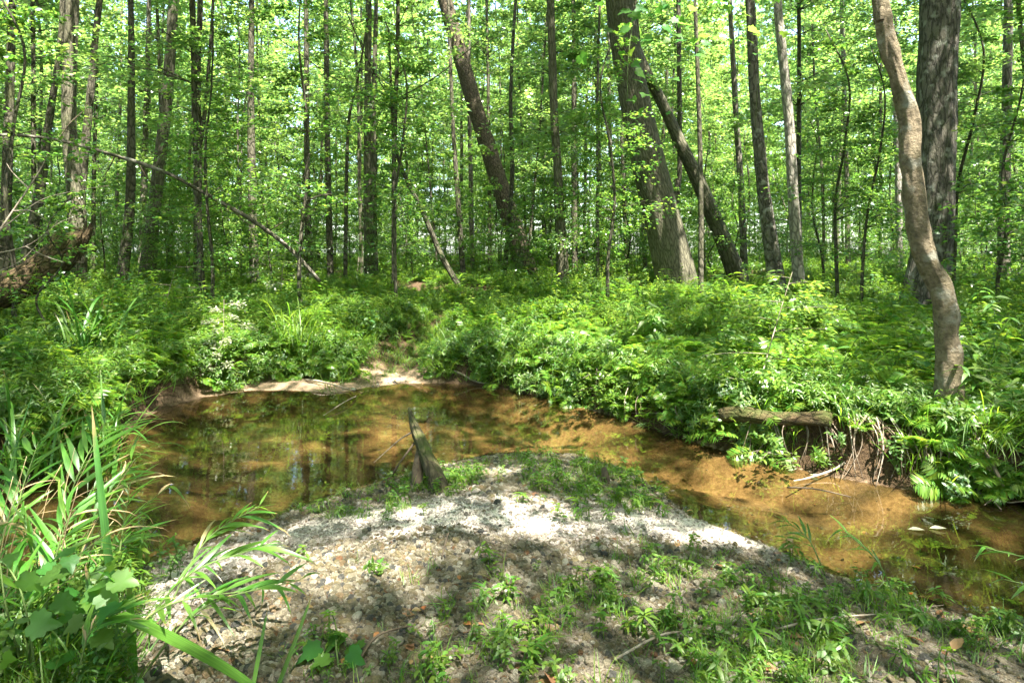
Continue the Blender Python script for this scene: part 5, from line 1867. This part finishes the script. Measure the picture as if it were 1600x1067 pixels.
# leafy saplings near enough to be told apart
for k_, px_, Y, s_, lab in ((0, 20, 9.5, 1.0, 'leafy sapling at the left edge above the dead white branch'), (2, 330, 12.5, .8, 'leafy sapling between the slim leaning tree and the forked one'), (1, 1565, 10.5, 1.15, 'leafy sapling at the right edge beside the dark furrowed tree'),
                            (0, 1640, 9.0, 1.0, 'leafy sapling just leaving the right edge of the photo'), (2, 620, 14.0, .9, 'tall airy sapling left of the steeply leaning brown tree'), (2, 1310, 13.5, .85, 'airy sapling in the gap left of the curving tan trunk'),
                            (2, 470, 13.0, .95, 'tall leafy sapling above the sandy path on the left'), (2, 950, 14.5, .9, 'leafy sapling between the slim upright tree and the thickest trunk'), (3, 80, 8.6, .8, 'small bush over the broken rotten log')):
    X = (px_ - 800) / FPX * Y
    tree_copy('sapling', SAP[k_], X, Y, lab, 'sapling', 'saplings of the understorey', s_, rng.uniform(0, 6.28), (0, 0))

# ------------------------------------------------------------------ small things on the gravel
SEED = [herb_mesh(400, .16, 3, .05, .55, 'grass', 3), herb_mesh(401, .18, 4, .05, .5, 'grass', 3, True), herb_mesh(402, .12, 3, .055, .62, 'lime_leaf', 2)]
pos = [(575, 775), (600, 790), (470, 870), (715, 760), (760, 885), (780, 905), (880, 815), (895, 800), (1020, 795), (1035, 810), (985, 760), (1110, 935), (1190, 950), (1230, 880), (1345, 905), (1400, 930), (1470, 940), (850, 960), (930, 990),
       (1010, 1000), (700, 1040), (820, 1050), (1290, 1010), (1410, 1020), (1530, 1000), (1180, 1030), (640, 1000), (905, 730), (830, 745), (960, 745), (1080, 860), (500, 800), (520, 790), (680, 770)]
for i, (a, b) in enumerate(pos):
    X, Y, Z = gp(a + rng.uniform(-8, 8), b + rng.uniform(-5, 5))
    o = link('seedling', SEED[i % 3], None, (X, Y, Z), (0, 0, rng.uniform(0, 6.28)), rng.uniform(.35, .8))
    tag(o, 'small green seedling rooted among the pebbles of the gravel bar', 'seedling', 'seedlings on the gravel bar')
fl = []
for i, m_ in enumerate(('dry_leaf', 'orange_leaf', 'pale_leaf')):
    mb = MB()
    mb.add(*leaf_shape(1, .62, 5, .35, .3 - .2 * i, .45))
    fl.append(mb.mesh('fallen_leaf', M[m_]))
for i in range(30):
    if i < 8:
        a, b = [(716, 906), (712, 962), (772, 1010), (480, 958), (1085, 1050), (1420, 905), (925, 760), (1180, 930)][i]
    else:
        a, b = rng.uniform(500, 1560), rng.uniform(850, 1060)
        if b < 850 + (a - 1100) * .25:
            continue
    X, Y, Z = gp(a, b)
    j = [1, 1, 2, 0, 1, 1, 1, 0][i] if i < 8 else int(rng.integers(0, 2))
    o = link('fallen_leaf', fl[j], None, (X, Y, Z + .022), (rng.normal(0, .2), rng.normal(0, .2), rng.uniform(0, 6.28)), rng.uniform(.03, .055))
    tag(o, ('curled orange fallen leaf lying on the gravel bar' if j == 1 else 'pale yellowish fallen leaf lying on the gravel bar' if j == 2 else 'dull brown fallen leaf lying on the gravel bar'), 'leaf', ('orange' if j == 1 else 'pale' if j == 2 else 'brown') + ' fallen leaves on the gravel')
for a, b, lab in ((1418, 828, 'pale leaf floating on the dark water, left of two'), (1452, 826, 'pale leaf floating on the dark water, right of two'), (1265, 742, 'broad buff leaf afloat in the orange shallows by the roots')):
    Y = CAM_Z * FPX / (b - HOR)
    o = link('floating_leaf', fl[2], None, ((a - 800) / FPX * Y, Y, .006), (0, 0, rng.uniform(0, 6.28)), .10)
    tag(o, lab, 'leaf')
